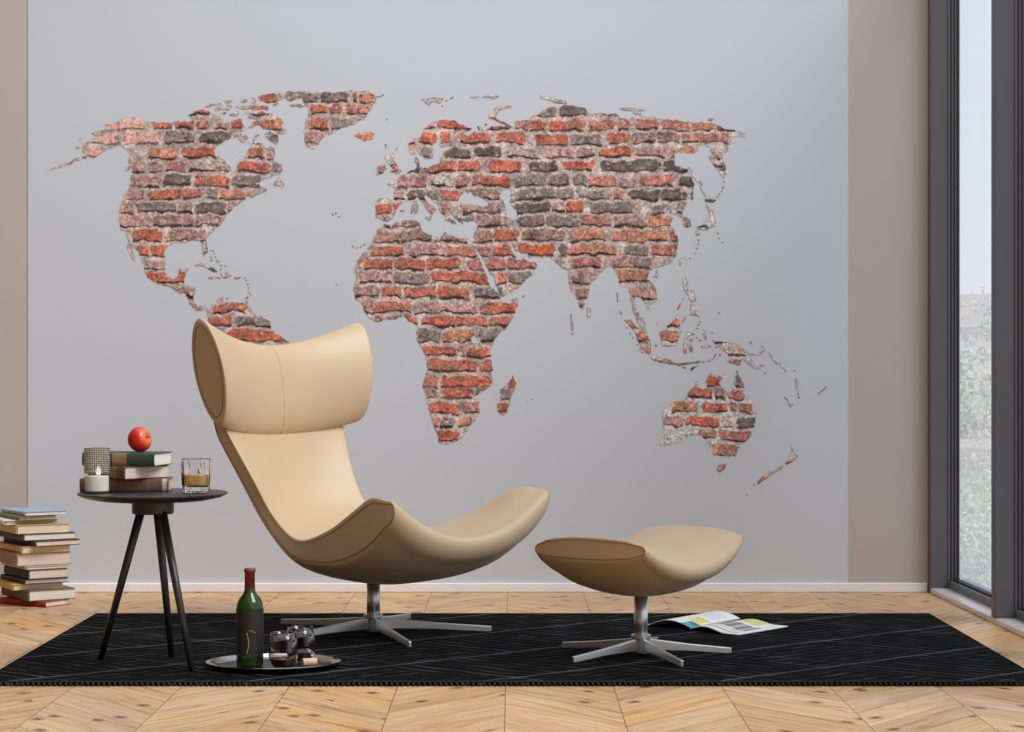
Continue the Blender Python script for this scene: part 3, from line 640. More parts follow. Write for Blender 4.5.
def land(name, polys, label=None, h=0.6, rough=1.0, kind=None, rimv=0.5, rima=0.65, mortar=(190, 167, 160)):
    xs = [p[0] for P in polys for p in P]; ys = [p[1] for P in polys for p in P]
    gx = np.arange(min(xs) - 2, max(xs) + 2, h); gy = np.arange(min(ys) - 2, max(ys) + 2, h)
    cx, cy = np.meshgrid(gx + h / 2, gy + h / 2)
    wx = cx + rough * ((vnoise(cx, cy, 4.5, 5) - 0.5) * 1.8 + (vnoise(cx, cy, 1.8, 6) - 0.5) * 1.4)
    wy = cy + rough * ((vnoise(cx, cy, 4.5, 7) - 0.5) * 1.8 + (vnoise(cx, cy, 1.8, 8) - 0.5) * 1.4)
    mask = inside(wx, wy, polys)
    col = brick_print(cx, cy, mortar)
    # torn plaster rim: darker broken line and pale chips along the coast
    inner = mask.copy()
    for (a, b) in ((1, 0), (-1, 0), (0, 1), (0, -1)):
        inner &= np.roll(mask, (b, a), (0, 1))
    rim = mask & ~inner
    v = vnoise(cx, cy, 3, 55)[..., None]
    rc = np.where(v > rimv, np.array([112, 88, 86]) * (1.0 if rima < .7 else .8), col * 0.8 + 0.2 * 215)
    col = np.where(rim[..., None], col * (1 - rima) + rc * rima, col)
    ny, nx = mask.shape
    ids = -np.ones((ny + 1, nx + 1), np.int64)
    jj, ii = np.nonzero(mask)
    for dj, di in ((0, 0), (0, 1), (1, 0), (1, 1)): ids[jj + dj, ii + di] = 0
    used = np.nonzero(ids == 0)
    ids[used] = np.arange(len(used[0]))
    px = gx[0] + used[1] * h; py = gy[0] + used[0] * h
    V = np.stack([(px - 512) * MURAL_Y / FPX, np.full(len(px), MURAL_Y - 0.0012), EYE + (HORIZ - py) * MURAL_Y / FPX], -1)
    F = np.stack([ids[jj, ii], ids[jj + 1, ii], ids[jj + 1, ii + 1], ids[jj, ii + 1]], -1)
    me = bpy.data.meshes.new(name)
    me.vertices.add(len(V)); me.vertices.foreach_set('co', V.ravel())
    me.loops.add(F.size); me.loops.foreach_set('vertex_index', F.ravel().astype(np.int32))
    me.polygons.add(len(F))
    me.polygons.foreach_set('loop_start', np.arange(0, F.size, 4, dtype=np.int32))
    me.update(calc_edges=True)
    at = me.color_attributes.new('ink', 'FLOAT_COLOR', 'POINT')
    pj = np.clip(used[0], 0, ny - 1); pi = np.clip(used[1], 0, nx - 1)
    C = to_lin(col[pj, pi]) * PRINT_K
    at.data.foreach_set('color', np.concatenate([C, np.ones((len(C), 1))], 1).astype(np.float32).ravel())
    me.materials.append(m_print)
    o = bpy.data.objects.new(name, me); COL.objects.link(o); o.parent = mural
    if label: o['label'] = label
    if kind: o['kind'] = kind
    return o

land('continent_print', NORTH_AMERICA, 'brick print of North America')
land('continent_print', SOUTH_AMERICA, 'brick print of the north of South America')
land('continent_print', GREENLAND, 'brick print of Greenland')
land('continent_print', EURASIA, 'brick print of Europe, Asia and Africa')
land('continent_print', AUSTRALIA, 'brick print of Australia, paler mortar', mortar=(206, 200, 200))
land('island_print', ICELAND, 'brick print of Iceland')
for P_ in BRITAIN + NEW_ZEALAND + JAPAN + SEA_ASIA:
    land('island_print', [P_], h=0.5, rough=0.8, rimv=0.22, rima=0.85, mortar=(200, 190, 188))
land('island_print', AFRICA_ISLES, 'brick print of Madagascar')
land('island_print', LITTLE_ISLES, 'brick print of scattered small islands', h=0.5, rough=0.5, kind='stuff', rimv=0.1, rima=0.9)

# ------------------------------------------------------------------ rug
RUG_T = 0.014
def rug_material():
    m, nt, b = new_mat('black_woven_wool')
    N = nt.nodes; L = nt.links
    def val(op, a, bb=None):
        n = N.new('ShaderNodeMath'); n.operation = op
        for i, q in enumerate((a, bb)):
            if q is None: continue
            if isinstance(q, (int, float)): n.inputs[i].default_value = q
            else: L.new(q, n.inputs[i])
        return n.outputs[0]
    tc = N.new('ShaderNodeTexCoord')
    sep = N.new('ShaderNodeSeparateXYZ'); L.new(tc.outputs['Object'], sep.inputs[0])
    x, y = sep.outputs['X'], sep.outputs['Y']
    nz = N.new('ShaderNodeTexNoise'); nz.inputs['Scale'].default_value = 7; L.new(tc.outputs['Object'], nz.inputs['Vector'])
    wob = val('MULTIPLY', val('SUBTRACT', nz.outputs['Fac'], 0.5), 0.03)
    p = val('ADD', val('ADD', val('MULTIPLY', x, 0.62), val('MULTIPLY', y, 0.78)), wob)
    q = val('ADD', val('SUBTRACT', val('MULTIPLY', x, 0.62), val('MULTIPLY', y, 0.78)), wob)
    def line(c, period, width):
        f = val('FRACT', val('ADD', val('DIVIDE', c, period), 40.0))
        return val('LESS_THAN', f, width)
    big = val('MAXIMUM', line(q, 0.42, 0.018), val('MULTIPLY', line(p, 0.42, 0.014), 0.4))
    # checker of fine rib directions
    ip = val('FLOOR', val('DIVIDE', val('ADD', p, 40.0), 0.42)); iq = val('FLOOR', val('DIVIDE', val('ADD', q, 40.32), 0.42))
    chk = val('GREATER_THAN', val('MODULO', val('ADD', ip, iq), 2.0), 0.5)
    ra = val('SINE', val('MULTIPLY', p, 120.0)); rb = val('SINE', val('MULTIPLY', q, 120.0))
    mixr = N.new('ShaderNodeMix'); L.new(chk, mixr.inputs['Factor']); L.new(ra, mixr.inputs['A']); L.new(rb, mixr.inputs['B'])
    rib = mixr.outputs['Result']
    n2 = N.new('ShaderNodeTexNoise'); n2.inputs['Scale'].default_value = 9; n2.inputs['Detail'].default_value = 5; L.new(tc.outputs['Object'], n2.inputs['Vector'])
    n3 = N.new('ShaderNodeTexNoise'); n3.inputs['Scale'].default_value = 260; L.new(tc.outputs['Object'], n3.inputs['Vector'])
    fac = val('MULTIPLY', val('MAXIMUM', val('SUBTRACT', rib, 0.5), 0.0), val('MAXIMUM', val('SUBTRACT', n2.outputs['Fac'], 0.45), 0.0))
    v = val('ADD', val('MULTIPLY', fac, 0.38), val('MULTIPLY', val('MULTIPLY', big, n2.outputs['Fac']), 0.22))
    v = val('ADD', v, val('MULTIPLY', n3.outputs['Fac'], 0.003))
    v = val('ADD', v, RUG_BASE)
    cb = N.new('ShaderNodeCombineXYZ')
    L.new(v, cb.inputs[0]); L.new(v, cb.inputs[1]); L.new(val('MULTIPLY', v, 1.06), cb.inputs[2])
    L.new(cb.outputs[0], b.inputs['Base Color'])
    b.inputs['Roughness'].default_value = 0.95
    b.inputs['Specular IOR Level'].default_value = 0.05
    bp = N.new('ShaderNodeBump'); bp.inputs['Strength'].default_value = 0.5; bp.inputs['Distance'].default_value = 0.003
    L.new(val('ADD', rib, val('MULTIPLY', big, 2.0)), bp.inputs['Height']); L.new(bp.outputs['Normal'], b.inputs['Normal'])
    return m
m_rug = rug_material()
m_fringe = mat('black_wool_binding', rgb(30, 30, 34), 0.95, noise=0.4, nscale=60)
mb = MB(); mb.box(-1.525, 1.53, 5.850, 7.50, 0.0, RUG_T)
rug = mb.build('area_rug', m_rug, bevel=0.004)
tag(rug, 'large black rug woven with thin pale diagonal lines lying on the oak floor', 'rug')
mb = MB()
x = -1.522
while x < 1.527:
    mb.tube([(x, 5.853, 0.009), (x + 0.001, 5.845, 0.0075), (x + 0.002, 5.837, 0.004)], 0.0036, 6)
    x += 0.0155
mb.tube([(-1.52, 5.851, 0.0125), (1.526, 5.851, 0.0125)], 0.003, 6)
fr = mb.build('rug_fringe', m_fringe, rug)
fr['kind'] = 'stuff'

# ------------------------------------------------------------------ lounge chair and footstool
m_leather = mat('beige_leather', rgb(*LEATHER), 0.48, noise=0.03, nscale=6, bump=0.06, bscale=420, spec=0.5, coat=0.25)
m_leather.node_tree.nodes['Principled BSDF'].inputs['Coat Roughness'].default_value = 0.4
m_leather.node_tree.nodes['Principled BSDF'].inputs['Sheen Weight'].default_value = 0.12
m_piping = mat('brown_leather_piping', rgb(*PIPING), 0.5, bump=0.1, bscale=300)
m_seam = mat('leather_seam', rgb(188, 158, 122), 0.6)
m_steel = mat('brushed_steel', rgb(226, 226, 228), 0.36, metal=1.0, bump=0.03, bscale=500, stretch=(1, 1, 0.05))

FR = Vector((0.79, -0.613, 0)); SD = Vector((0.613, 0.79, 0))     # front and side directions
def fsz(o, f, s, z): return o + FR * f + SD * s + Vector((0, 0, z))

def shell(name, org, top_c, top_e, bot_c, bot_e, wid, p, n_u, parent, material, nose=0.5, capz=0.0, pw_bot=None, nn=9, tail=None):
    """upholstered shell: closed rings (upper line, rounded nose, lower line, rounded tail) lofted sideways.
    top_c/top_e: (f, z) of the middle and of the side edge; wid: half width along the ring (top, bottom)"""
    tc = catmull(top_c, n_u); te = catmull(top_e, n_u); bc = catmull(bot_c, n_u); be = catmull(bot_e, n_u)
    w = catmull([[q] for q in wid], n_u)[:, 0]
    ts = [0, .12, .24, .36, .48, .58, .68, .76, .83, .885, .925, .955, .978, .992, 1.0]
    ts = [-t for t in ts[:0:-1]] + ts
    def ring(t):
        a = abs(t) ** p; ab = abs(t) ** (pw_bot or p)
        up = tc + (te - tc) * a; lo = bc + (be - bc) * ab
        # rounded shoulder: close to the side the ring shrinks a little towards its own middle line
        e = max(0.0, (abs(t) - 0.885) / 0.115)
        shr = 0.10 * (1 - math.sqrt(max(0.0, 1 - e * e)))
        mid = (up + lo) / 2
        up2 = up + (mid - up) * shr * 1.6; lo2 = lo + (mid - lo) * shr * 1.6
        pts = [(up2[i], w[i]) for i in range(n_u)]
        def arc(A, B, dirv, wA, amount):
            c = (A + B) / 2; h = (A - B) / 2
            L = np.linalg.norm(h)
            return [(c + h * math.cos(th) + dirv * L * amount * math.sin(th), wA) for th in np.linspace(0, PI, nn)[1:-1]]
        d = up2[-1] - up2[-2]; d2 = lo2[-1] - lo2[-2]; dn = d / (np.linalg.norm(d) + 1e-9) + d2 / (np.linalg.norm(d2) + 1e-9)
        dn = dn / (np.linalg.norm(dn) + 1e-9)
        pts += arc(up2[-1], lo2[-1], dn, w[-1], nose)
        pts += [(lo2[i], w[i]) for i in range(n_u - 1, -1, -1)]
        d = up2[0] - up2[1]; d2 = lo2[0] - lo2[1]; dn = d / (np.linalg.norm(d) + 1e-9) + d2 / (np.linalg.norm(d2) + 1e-9)
        dn = dn / (np.linalg.norm(dn) + 1e-9)
        pts += arc(lo2[0], up2[0], dn, w[0], nose if tail is None else tail)
        return pts
    vs = []; fs = []
    def mids(R):
        """for every ring point the point opposite on the middle line"""
        m = len(R); out = []
        for i in range(m):
            if i < n_u: j = n_u + (nn - 2) + (n_u - 1 - i)
            elif i < n_u + nn - 2: j = n_u + (nn - 2) - 1 - (i - n_u)
            elif i < 2 * n_u + nn - 2: j = n_u - 1 - (i - n_u - (nn - 2))
            else:
                k = i - (2 * n_u + nn - 2); j = 2 * n_u + nn - 2 + (nn - 3 - k)
            out.append((R[i][0] + R[j][0]) / 2)
        return out
    rings = []
    capring = []
    def add_ring(R, t, inset=0.0, push=0.0):
        M = mids(R) if inset > 0 else None
        st = len(vs)
        for i, (fz, ww) in enumerate(R):
            q = fz if M is None else fz + (M[i] - fz) * inset
            e = min(1.0, max(0.0, (abs(t) - 0.885) / 0.115))
            vs.append(fsz(org, q[0], ww * t + math.copysign(push, t), q[1]))
        rings.append(st)
    R1 = ring(-1.0)
    for ins, pu in ((1.0, -.001), (.8, 0.0005), (.5, .0015), (.25, .001), (.12, 0.0)):
        add_ring(R1, -1.0, ins, pu)
    for t in ts: add_ring(ring(t), t)
    R2 = ring(1.0)
    for ins, pu in ((.12, 0.0), (.25, .001), (.5, .0015), (.8, 0.0005), (1.0, -.001)):
        add_ring(R2, 1.0, ins, pu)
    m = len(R1)
    for a, b in zip(rings[:-1], rings[1:]):
        for k in range(m):
            k2 = (k + 1) % m
            fs.append((a + k, a + k2, b + k2, b + k))
    o = link_mesh(name, vs, fs, material, parent, smooth=True)
    bm = bmesh.new(); bm.from_mesh(o.data)
    bmesh.ops.remove_doubles(bm, verts=bm.verts, dist=1e-5)
    bmesh.ops.dissolve_degenerate(bm, edges=bm.edges, dist=1e-6)
    bmesh.ops.recalc_face_normals(bm, faces=bm.faces)
    bm.to_mesh(o.data); bm.free()
    o.data.polygons.foreach_set('use_smooth', [True] * len(o.data.polygons))
    # stitched piping on the two side faces
    for t, R in ((-1.0, R1), (1.0, R2)):
        pip = MB()
        M = mids(R)
        loop = [fsz(org, *( (R[i][0] + (M[i] - R[i][0]) * 0.20)[0], R[i][1] * t + math.copysign(0.0012, t), (R[i][0] + (M[i] - R[i][0]) * 0.20)[1])) for i in range(m)]
        pip.tube(loop, 0.0014, 6, closed=True)
        pip.build('piping', m_piping, o, smooth=True)
    return o

def star_base(parent, loc, pole_r, pole_top, length, ang0):
    x0, y0 = loc
    mb = MB(); mb.lathe([(0, .03), (pole_r, .03), (pole_r, pole_top), (0, pole_top)], 32, (x0, y0, 0))
    mb.build('pole', m_steel, parent, smooth=False).data.polygons.foreach_set('use_smooth', [False] * 0 or [len(p_) == 4 for p_ in mb.f])
    mb = MB(); mb.lathe([(0, RUG_T + .004), (pole_r * 1.25, RUG_T + .004), (pole_r * 1.3, RUG_T + .01), (pole_r * 1.3, .062), (pole_r * 1.45, .066), (pole_r * 1.45, .076), (pole_r * 1.05, .08), (0, .08)], 32, (x0, y0, 0))
    mb.build('hub', m_steel, parent, bevel=0.001)
    for k in range(5):
        a = math.radians(ang0 + 72 * k)
        M = Matrix.Translation((x0, y0, 0)) @ Matrix.Rotation(a, 4, 'Z')
        r0 = pole_r * 1.1; w0, w1 = 0.0085, 0.006
        vs = []
        for (xx, zt, zb, ww) in ((r0, .064, RUG_T + .014, w0), (length * .55, .046, RUG_T + .010, (w0 + w1) / 2), (length - .012, .034, RUG_T + .0005, w1), (length, .033, RUG_T + .0005, w1)):
            vs += [M @ Vector((xx, -ww, zb)), M @ Vector((xx, ww, zb)), M @ Vector((xx, ww * .8, zt)), M @ Vector((xx, -ww * .8, zt))]
        fs = [(3, 2, 1, 0), (12, 13, 14, 15)]
        for s in range(3):
            b = s * 4
            for q in range(4):
                fs.append((b + q, b + (q + 1) % 4, b + 4 + (q + 1) % 4, b + 4 + q))
        mb = MB(); mb.add(vs, fs); mb.build('leg', m_steel, parent, bevel=0.002)

CH = Vector((-0.475, 7.0, 0))
chair = empty('lounge_chair', (0, 0, 0))
tag(chair, 'beige leather winged lounge chair on a steel swivel base standing on the black rug', 'armchair')
shell('seat_shell', CH,
      top_c=[(-.475, .76), (-.445, .69), (-.39, .53), (-.30, .40), (-.14, .335), (.09, .324), (.24, .330), (.345, .339), (.428, .352)],
      top_e=[(-.43, .76), (-.40, .69), (-.315, .53), (-.222, .405), (-.065, .343), (.10, .388), (.235, .460), (.335, .510), (.420, .500)],
      bot_c=[(-.53, .76), (-.515, .66), (-.46, .48), (-.36, .325), (-.16, .215), (.10, .184), (.25, .199), (.355, .230), (.420, .270)],
      bot_e=[(-.475, .76), (-.455, .67), (-.385, .525), (-.275, .385), (-.095, .275), (.10, .256), (.24, .280), (.34, .326), (.412, .394)],
      wid=[.303, .294, .254, .248, .298, .336, .365, .388, .404], p=2.1, n_u=44, parent=chair, material=m_leather, nose=0.8, pw_bot=2.6)
# headrest: a thick curved pad whose wings come forward
def headrest():
    o = None
    top_c = None
    vs = []; fs = []; rings = []
    n = 40
    ts = [0, .12, .24, .36, .48, .58, .68, .76, .83, .885, .925, .955, .978, .992, 1.0]
    ts = [-t for t in ts[:0:-1]] + ts
    def ring(t):
        a = abs(t)
        zt = .992 + .094 * a ** 1.9                # top line
        zb = .668 + .046 * a ** 2.0                # bottom line
        lean = 0.12
        fc = -.476 + .068 * a ** 2.0
        half = .052 + .027 * a ** 2
        pts = []
        e = max(0.0, (a - .885) / .115); shr = 1 - 0.09 * (1 - math.sqrt(max(0, 1 - e * e)))
        zc = (zt + zb) / 2; h = (zt - zb) / 2
        for k in range(n):
            th = 2 * PI * k / n
            ex = 2 / (2.25 + 0.9 * (1 - a))
            c, s = math.cos(th), math.sin(th)
            ff = math.copysign(abs(c) ** (1.0 + .06 * a), c) * half * shr
            zz = math.copysign(abs(s) ** (0.80 + .28 * a), s) * h * (1 - (1 - shr) * .45)
            # front face is hollow in the middle of the pad, full towards the wings
            pts.append((fc + ff - lean * (zz) , zc + zz))
        return pts
    def add(R, t, ins=0.0, push=0.0):
        cx = sum(p[0] for p in R) / n; cz = sum(p[1] for p in R) / n
        st = len(vs)
        for (f, z) in R:
            # inset keeps an even border: scale about the middle of the lens
            f2 = f + (cx - lean_at(z, R, cx, cz) - f) * 0 + (cx - f) * ins; z2 = z + (cz - z) * ins
            vs.append(fsz(CH, f2 + 0, .378 * t + .13 * (z2 - .9) * t + math.copysign(push, t), z2))
        rings.append(st)
    def lean_at(z, R, cx, cz): return 0
    Rm = ring(-1.0)
    for ins, pu in ((.97, .0), (.7, .0), (.4, .0), (.22, .0), (.10, 0)): add(Rm, -1.0, ins, pu)
    for t in ts: add(ring(t), t)
    Rp = ring(1.0)
    for ins, pu in ((.10, 0), (.22, .0), (.4, .0), (.7, .0), (.97, .0)): add(Rp, 1.0, ins, pu)
    for a, b in zip(rings[:-1], rings[1:]):
        for k in range(n):
            k2 = (k + 1) % n
            fs.append((a + k, a + k2, b + k2, b + k))
    fs.append(tuple(rings[0] + k for k in range(n))); fs.append(tuple(rings[-1] + k for k in range(n)))
    o = link_mesh('headrest', vs, fs, m_leather, chair, smooth=True)
    for t, R in ((-1.0, Rm), (1.0, Rp)):
        pip = MB()
        cx = sum(p[0] for p in R) / n; cz = sum(p[1] for p in R) / n
        pip.tube([fsz(CH, f + (cx - f) * .17, .378 * t + .13 * (z + (cz - z) * .12 - .9) * t + math.copysign(.0014, t), z + (cz - z) * .12) for (f, z) in R], .0014, 6, closed=True)
        pip.build('piping', m_piping, o, smooth=True)
    # seam down the middle of the front
    R0 = ring(0.0)
    fr_ = sorted([(z, f) for k, (f, z) in enumerate(R0) if math.cos(2 * PI * k / n) > 0.12])
    sm = MB(); sm.tube([fsz(CH, f + .0002, 0.0, z) for z, f in fr_], .0011, 6)
    sm.build('seam', m_seam, o, smooth=True)
headrest()
star_base(chair, (-.470, 6.94), .0225, .21, .40, 3)

ST = Vector((0.403, 6.40, 0))
stool = empty('footstool', (0, 0, 0))
tag(stool, 'beige leather saddle shaped footstool on a steel swivel base in front of the chair', 'footstool')
shell('cushion', ST,
      top_c=[(-.195, .304), (-.15, .330), (-.05, .346), (.05, .348), (.14, .338), (.194, .314)],
      top_e=[(-.190, .376), (-.15, .391), (-.06, .403), (.05, .404), (.135, .398), (.186, .385)],
      bot_c=[(-.195, .244), (-.15, .218), (-.05, .201), (.05, .201), (.14, .222), (.190, .250)],
      bot_e=[(-.190, .330), (-.15, .323), (-.06, .318), (.05, .320), (.135, .329), (.186, .345)],
      wid=[.270, .277, .282, .283, .280, .275], p=1.9, n_u=30, parent=stool, material=m_leather, nose=1.0, pw_bot=2.4)
star_base(stool, (.403, 6.40), .0215, .215, .285, 4)

# ------------------------------------------------------------------ side table
m_black = mat('black_lacquered_wood', rgb(44, 42, 44), 0.38, noise=0.15, nscale=12, stretch=(1, 1, .1))
TZ = 0.537; TC = Vector((-1.087, 6.20, 0))
table = empty('side_table', (TC.x, TC.y, 0))
tag(table, 'small round black side table on three splayed legs beside the chair', 'side table')
mb = MB()
mb.lathe([(0, TZ - .004), (.2225, TZ - .004), (.2255, TZ - .0055), (.225, TZ - .0095), (.205, TZ - .019), (.16, TZ - .028), (.09, TZ - .033), (0, TZ - .034)], 96)
tt = mb.build('tabletop', m_black, table, smooth=True)
md = tt.modifiers.new('edge', 'EDGE_SPLIT'); md.split_angle = 0.9
mb = MB(); mb.lathe([(0, .468), (.060, .468), (.063, .471), (.063, TZ - .0335), (0, TZ - .0335)], 48)
mb.build('collar', m_black, table, bevel=0.001)
for (tx, ty), (bx, by) in (((.036, -.038), (.142, -.15)), ((-.040, .018), (-.175, .085)), ((.006, .044), (.034, .135))):
    mb = MB(); mb.tube([(tx, ty, .473), (bx, by, RUG_T + .0035)], .0135, 16, r2=.0095)
    mb.build('leg', m_black, table, smooth=True)

def book(name, label, group, loc, rz, L, W, T, cover, page, board=0.0028, spine_left=True, bands=None, cat='book'):
    """lies flat: length along x, spine on the -y side, page ends visible at the x ends"""
    e = empty(name, loc, rz); tag(e, label, cat, group)
    mb = MB()
    mb.box(0, L, 0, W, 0, board); mb.box(0, L, 0, W, T - board, T)
    # rounded spine
    n = 8; vs = []
    for xx in (0, L):
        for k in range(n + 1):
            a = -PI / 2 + PI * k / n
            vs.append((xx, -0.006 * math.cos(a) + 0.0015, T / 2 + T / 2 * math.sin(a)))
        for k in range(n, -1, -1):
            a = -PI / 2 + PI * k / n
            vs.append((xx, -0.006 * math.cos(a) + 0.0045, T / 2 + (T / 2 - .001) * math.sin(a)))
    m = 2 * (n + 1)
    fs = [(k, (k + 1) % m, m + (k + 1) % m, m + k) for k in range(m)] + [tuple(range(m)), tuple(range(m, 2 * m))]
    mb.add(vs, fs)
    mb.build('cover', cover, e, bevel=0.0008)
    pg = MB(); ins = 0.0035
    pg.box(ins, L - ins, 0.004, W - ins, board, T - board)
    pg.build('page_block', page, e)
    if bands:
        for (x0, x1, mt_) in bands:
            bm_ = MB()
            vs = []
            for xx in (x0 * L, x1 * L):
                for k in range(n + 1):
                    a = -PI / 2.4 + PI / 1.2 * k / n
                    vs.append((xx, -0.0066 * math.cos(a) + 0.0013, T / 2 + T / 2 * math.sin(a)))
            bm_.add(vs, [(k, k + 1, n + 1 + k + 1, n + 1 + k) for k in range(n)])
            bm_.build('spine_title', mt_, e, smooth=True)
    return e

def page_mat(name, c, lines=0.12):
    m, nt, b = new_mat(name)
    tc = nt.nodes.new('ShaderNodeTexCoord'); mp = nt.nodes.new('ShaderNodeMapping')
    mp.inputs['Scale'].default_value = (3, 3, 700)
    nt.links.new(tc.outputs['Object'], mp.inputs['Vector'])
    n = nt.nodes.new('ShaderNodeTexNoise'); n.inputs['Scale'].default_value = 1; nt.links.new(mp.outputs['Vector'], n.inputs['Vector'])
    r = nt.nodes.new('ShaderNodeMapRange'); r.inputs['From Min'].default_value = .3; r.inputs['From Max'].default_value = .7
    r.inputs['To Min'].default_value = 1 - lines; r.inputs['To Max'].default_value = 1 + lines * .4
    nt.links.new(n.outputs['Fac'], r.inputs['Value'])
    v = nt.nodes.new('ShaderNodeVectorMath'); v.operation = 'SCALE'; v.inputs[0].default_value = c[:3]
    nt.links.new(r.outputs['Result'], v.inputs['Scale']); nt.links.new(v.outputs['Vector'], b.inputs['Base Color'])
    b.inputs['Roughness'].default_value = .9
    return m
pg_white = page_mat('white_pages', rgb(236, 226, 214)); pg_cream = page_mat('cream_pages', rgb(230, 212, 184)); pg_tan = page_mat('tan_pages', rgb(206, 180, 150))
pg_pink = page_mat('aged_pages', rgb(226, 206, 194))
def cloth(name, c): return mat(name, rgb(*c), .7, noise=.12, nscale=30, bump=.15, bscale=400)

# three old books on the table
z0 = TZ - .004 + .0005
gold = cloth('faded_gilt', (150, 118, 84))
def at_table(pxl, Y): return X_at(pxl, Y)
h3 = .039; h2 = .0385; h1 = .0395
def spine_book(*a, **k): return book(*a, **k)
bk = book('book', 'brown ribbed old book at the bottom of the side table pile', 'old books on the side table', (-1.312, 6.215, z0), math.radians(3), .268, .13, h3,
          mat('brown_ribbed_leather', rgb(122, 88, 70), .6, noise=.35, nscale=90, stretch=(1, .05, .05)), pg_tan, bands=[(.93, .985, pg_pink)])
bk = book('book', 'brown book with pale page ends in the middle of the side table pile', 'old books on the side table', (-1.300, 6.290, z0 + h3 + .0006), math.radians(-43), .185, .165, h2,
          cloth('worn_brown_cloth', (104, 72, 58)), pg_pink, bands=[(.5, .8, gold)])
bk = book('book', 'dark green hardback on top of the side table pile under the apple', 'old books on the side table', (-1.306, 6.225, z0 + h3 + h2 + .0012), math.radians(-11), .232, .15, h1,
          cloth('dark_green_cloth', (58, 74, 64)), pg_white, bands=[(.42, .62, gold)])

# apple
ap = None
m_apple, nt_, b_ = new_mat('red_apple_skin')
tc_ = nt_.nodes.new('ShaderNodeTexCoord'); sp_ = nt_.nodes.new('ShaderNodeSeparateXYZ'); nt_.links.new(tc_.outputs['Object'], sp_.inputs[0])
mr_ = nt_.nodes.new('ShaderNodeMapRange'); mr_.inputs['From Min'].default_value = .019; mr_.inputs['From Max'].default_value = .040
nt_.links.new(sp_.outputs['Z'], mr_.inputs['Value'])
nz_ = nt_.nodes.new('ShaderNodeTexNoise'); nz_.inputs['Scale'].default_value = 60; nt_.links.new(tc_.outputs['Object'], nz_.inputs['Vector'])
ml_ = nt_.nodes.new('ShaderNodeMath'); ml_.operation = 'MULTIPLY'; nt_.links.new(mr_.outputs['Result'], ml_.inputs[0]); nt_.links.new(nz_.outputs['Fac'], ml_.inputs[1])
mx_ = nt_.nodes.new('ShaderNodeMix'); mx_.data_type = 'RGBA'; nt_.links.new(ml_.outputs[0], mx_.inputs['Factor'])
mx_.inputs['A'].default_value = rgb(206, 34, 30); mx_.inputs['B'].default_value = rgb(246, 190, 96)
nt_.links.new(mx_.outputs['Result'], b_.inputs['Base Color']); b_.inputs['Roughness'].default_value = .3
mb = MB()
prof = []
for k in range(25):
    a = PI * k / 24
    r = .0385 * math.sin(a) ** .9 * (1 + .06 * math.cos(a))
    z = .0345 * math.cos(a) - .010 * math.exp(-(r / .010) ** 2) * (1 if k < 12 else -.6)
    prof.append((r if 0 < k < 24 else 0, z))
mb.lathe(prof, 40)
AY = 6.255
apple_z = z0 + h3 + h2 + h1 + .0012
apple = mb.build('apple', m_apple, None, smooth=True, loc=(X_at(139.5, AY), AY, apple_z + .0388))
apple.rotation_euler = (math.radians(22), math.radians(72), 0)
tag(apple, 'red apple with a yellow blush lying on top of the green book', 'apple')
mb = MB(); mb.tube([(0, 0, .022), (.001, 0, .030), (.003, .001, .038)], .0013, 8)
mb.build('stem', mat('apple_stem', rgb(70, 48, 30), .8), apple, smooth=True)

# candle in its glass
CY = 6.145; CX = X_at(97, CY)
m_lattice = None
def lattice_glass():
    m, nt, b = new_mat('cut_olive_glass')
    N = nt.nodes; L = nt.links
    tc = N.new('ShaderNodeTexCoord')
    sep = N.new('ShaderNodeSeparateXYZ'); L.new(tc.outputs['Object'], sep.inputs[0])
    def val(op, a, bb=None):
        n = N.new('ShaderNodeMath'); n.operation = op
        for i, q in enumerate((a, bb)):
            if q is None: continue
            if isinstance(q, (int, float)): n.inputs[i].default_value = q
            else: L.new(q, n.inputs[i])
        return n.outputs[0]
    an = val('MULTIPLY', val('ARCTAN2', sep.outputs['Y'], sep.outputs['X']), 22.0)
    zz = val('MULTIPLY', sep.outputs['Z'], 1150.0)
    d = val('MULTIPLY', val('SINE', val('ADD', an, val('MULTIPLY', zz, .5))), val('SINE', val('SUBTRACT', an, val('MULTIPLY', zz, .5))))
    rp = N.new('ShaderNodeMapRange'); rp.inputs['From Min'].default_value = -.3; rp.inputs['From Max'].default_value = .6
    L.new(d, rp.inputs['Value'])
    mx = N.new('ShaderNodeMix'); mx.data_type = 'RGBA'; L.new(rp.outputs['Result'], mx.inputs['Factor'])
    mx.inputs['A'].default_value = rgb(66, 62, 46); mx.inputs['B'].default_value = rgb(236, 230, 206)
    L.new(mx.outputs['Result'], b.inputs['Base Color'])
    b.inputs['Roughness'].default_value = .18; b.inputs['Metallic'].default_value = .25
    tr = N.new('ShaderNodeBsdfTransparent'); tr.inputs['Color'].default_value = (.985, .985, .97, 1)
    ms = N.new('ShaderNodeMixShader'); out = N['Material Output']
    fz = N.new('ShaderNodeMapRange'); fz.inputs['From Min'].default_value = .058; fz.inputs['From Max'].default_value = .064
    fz.inputs['To Min'].default_value = .06; fz.inputs['To Max'].default_value = .66
    L.new(sep.outputs['Z'], fz.inputs['Value'])
    L.new(fz.outputs['Result'], ms.inputs['Fac']); L.new(tr.outputs['BSDF'], ms.inputs[1]); L.new(b.outputs['BSDF'], ms.inputs[2])
    L.new(ms.outputs['Shader'], out.inputs['Surface'])
    bp = N.new('ShaderNodeBump'); bp.inputs['Strength'].default_value = .8; bp.inputs['Distance'].default_value = .002
    L.new(d, bp.inputs['Height']); L.new(bp.outputs['Normal'], b.inputs['Normal'])
    return m
mb = MB(); mb.lathe([(0, .0), (.0375, .0), (.0385, .002), (.0385, .136), (.0375, .137), (.0362, .136), (.0362, .006), (0, .006)], 56)
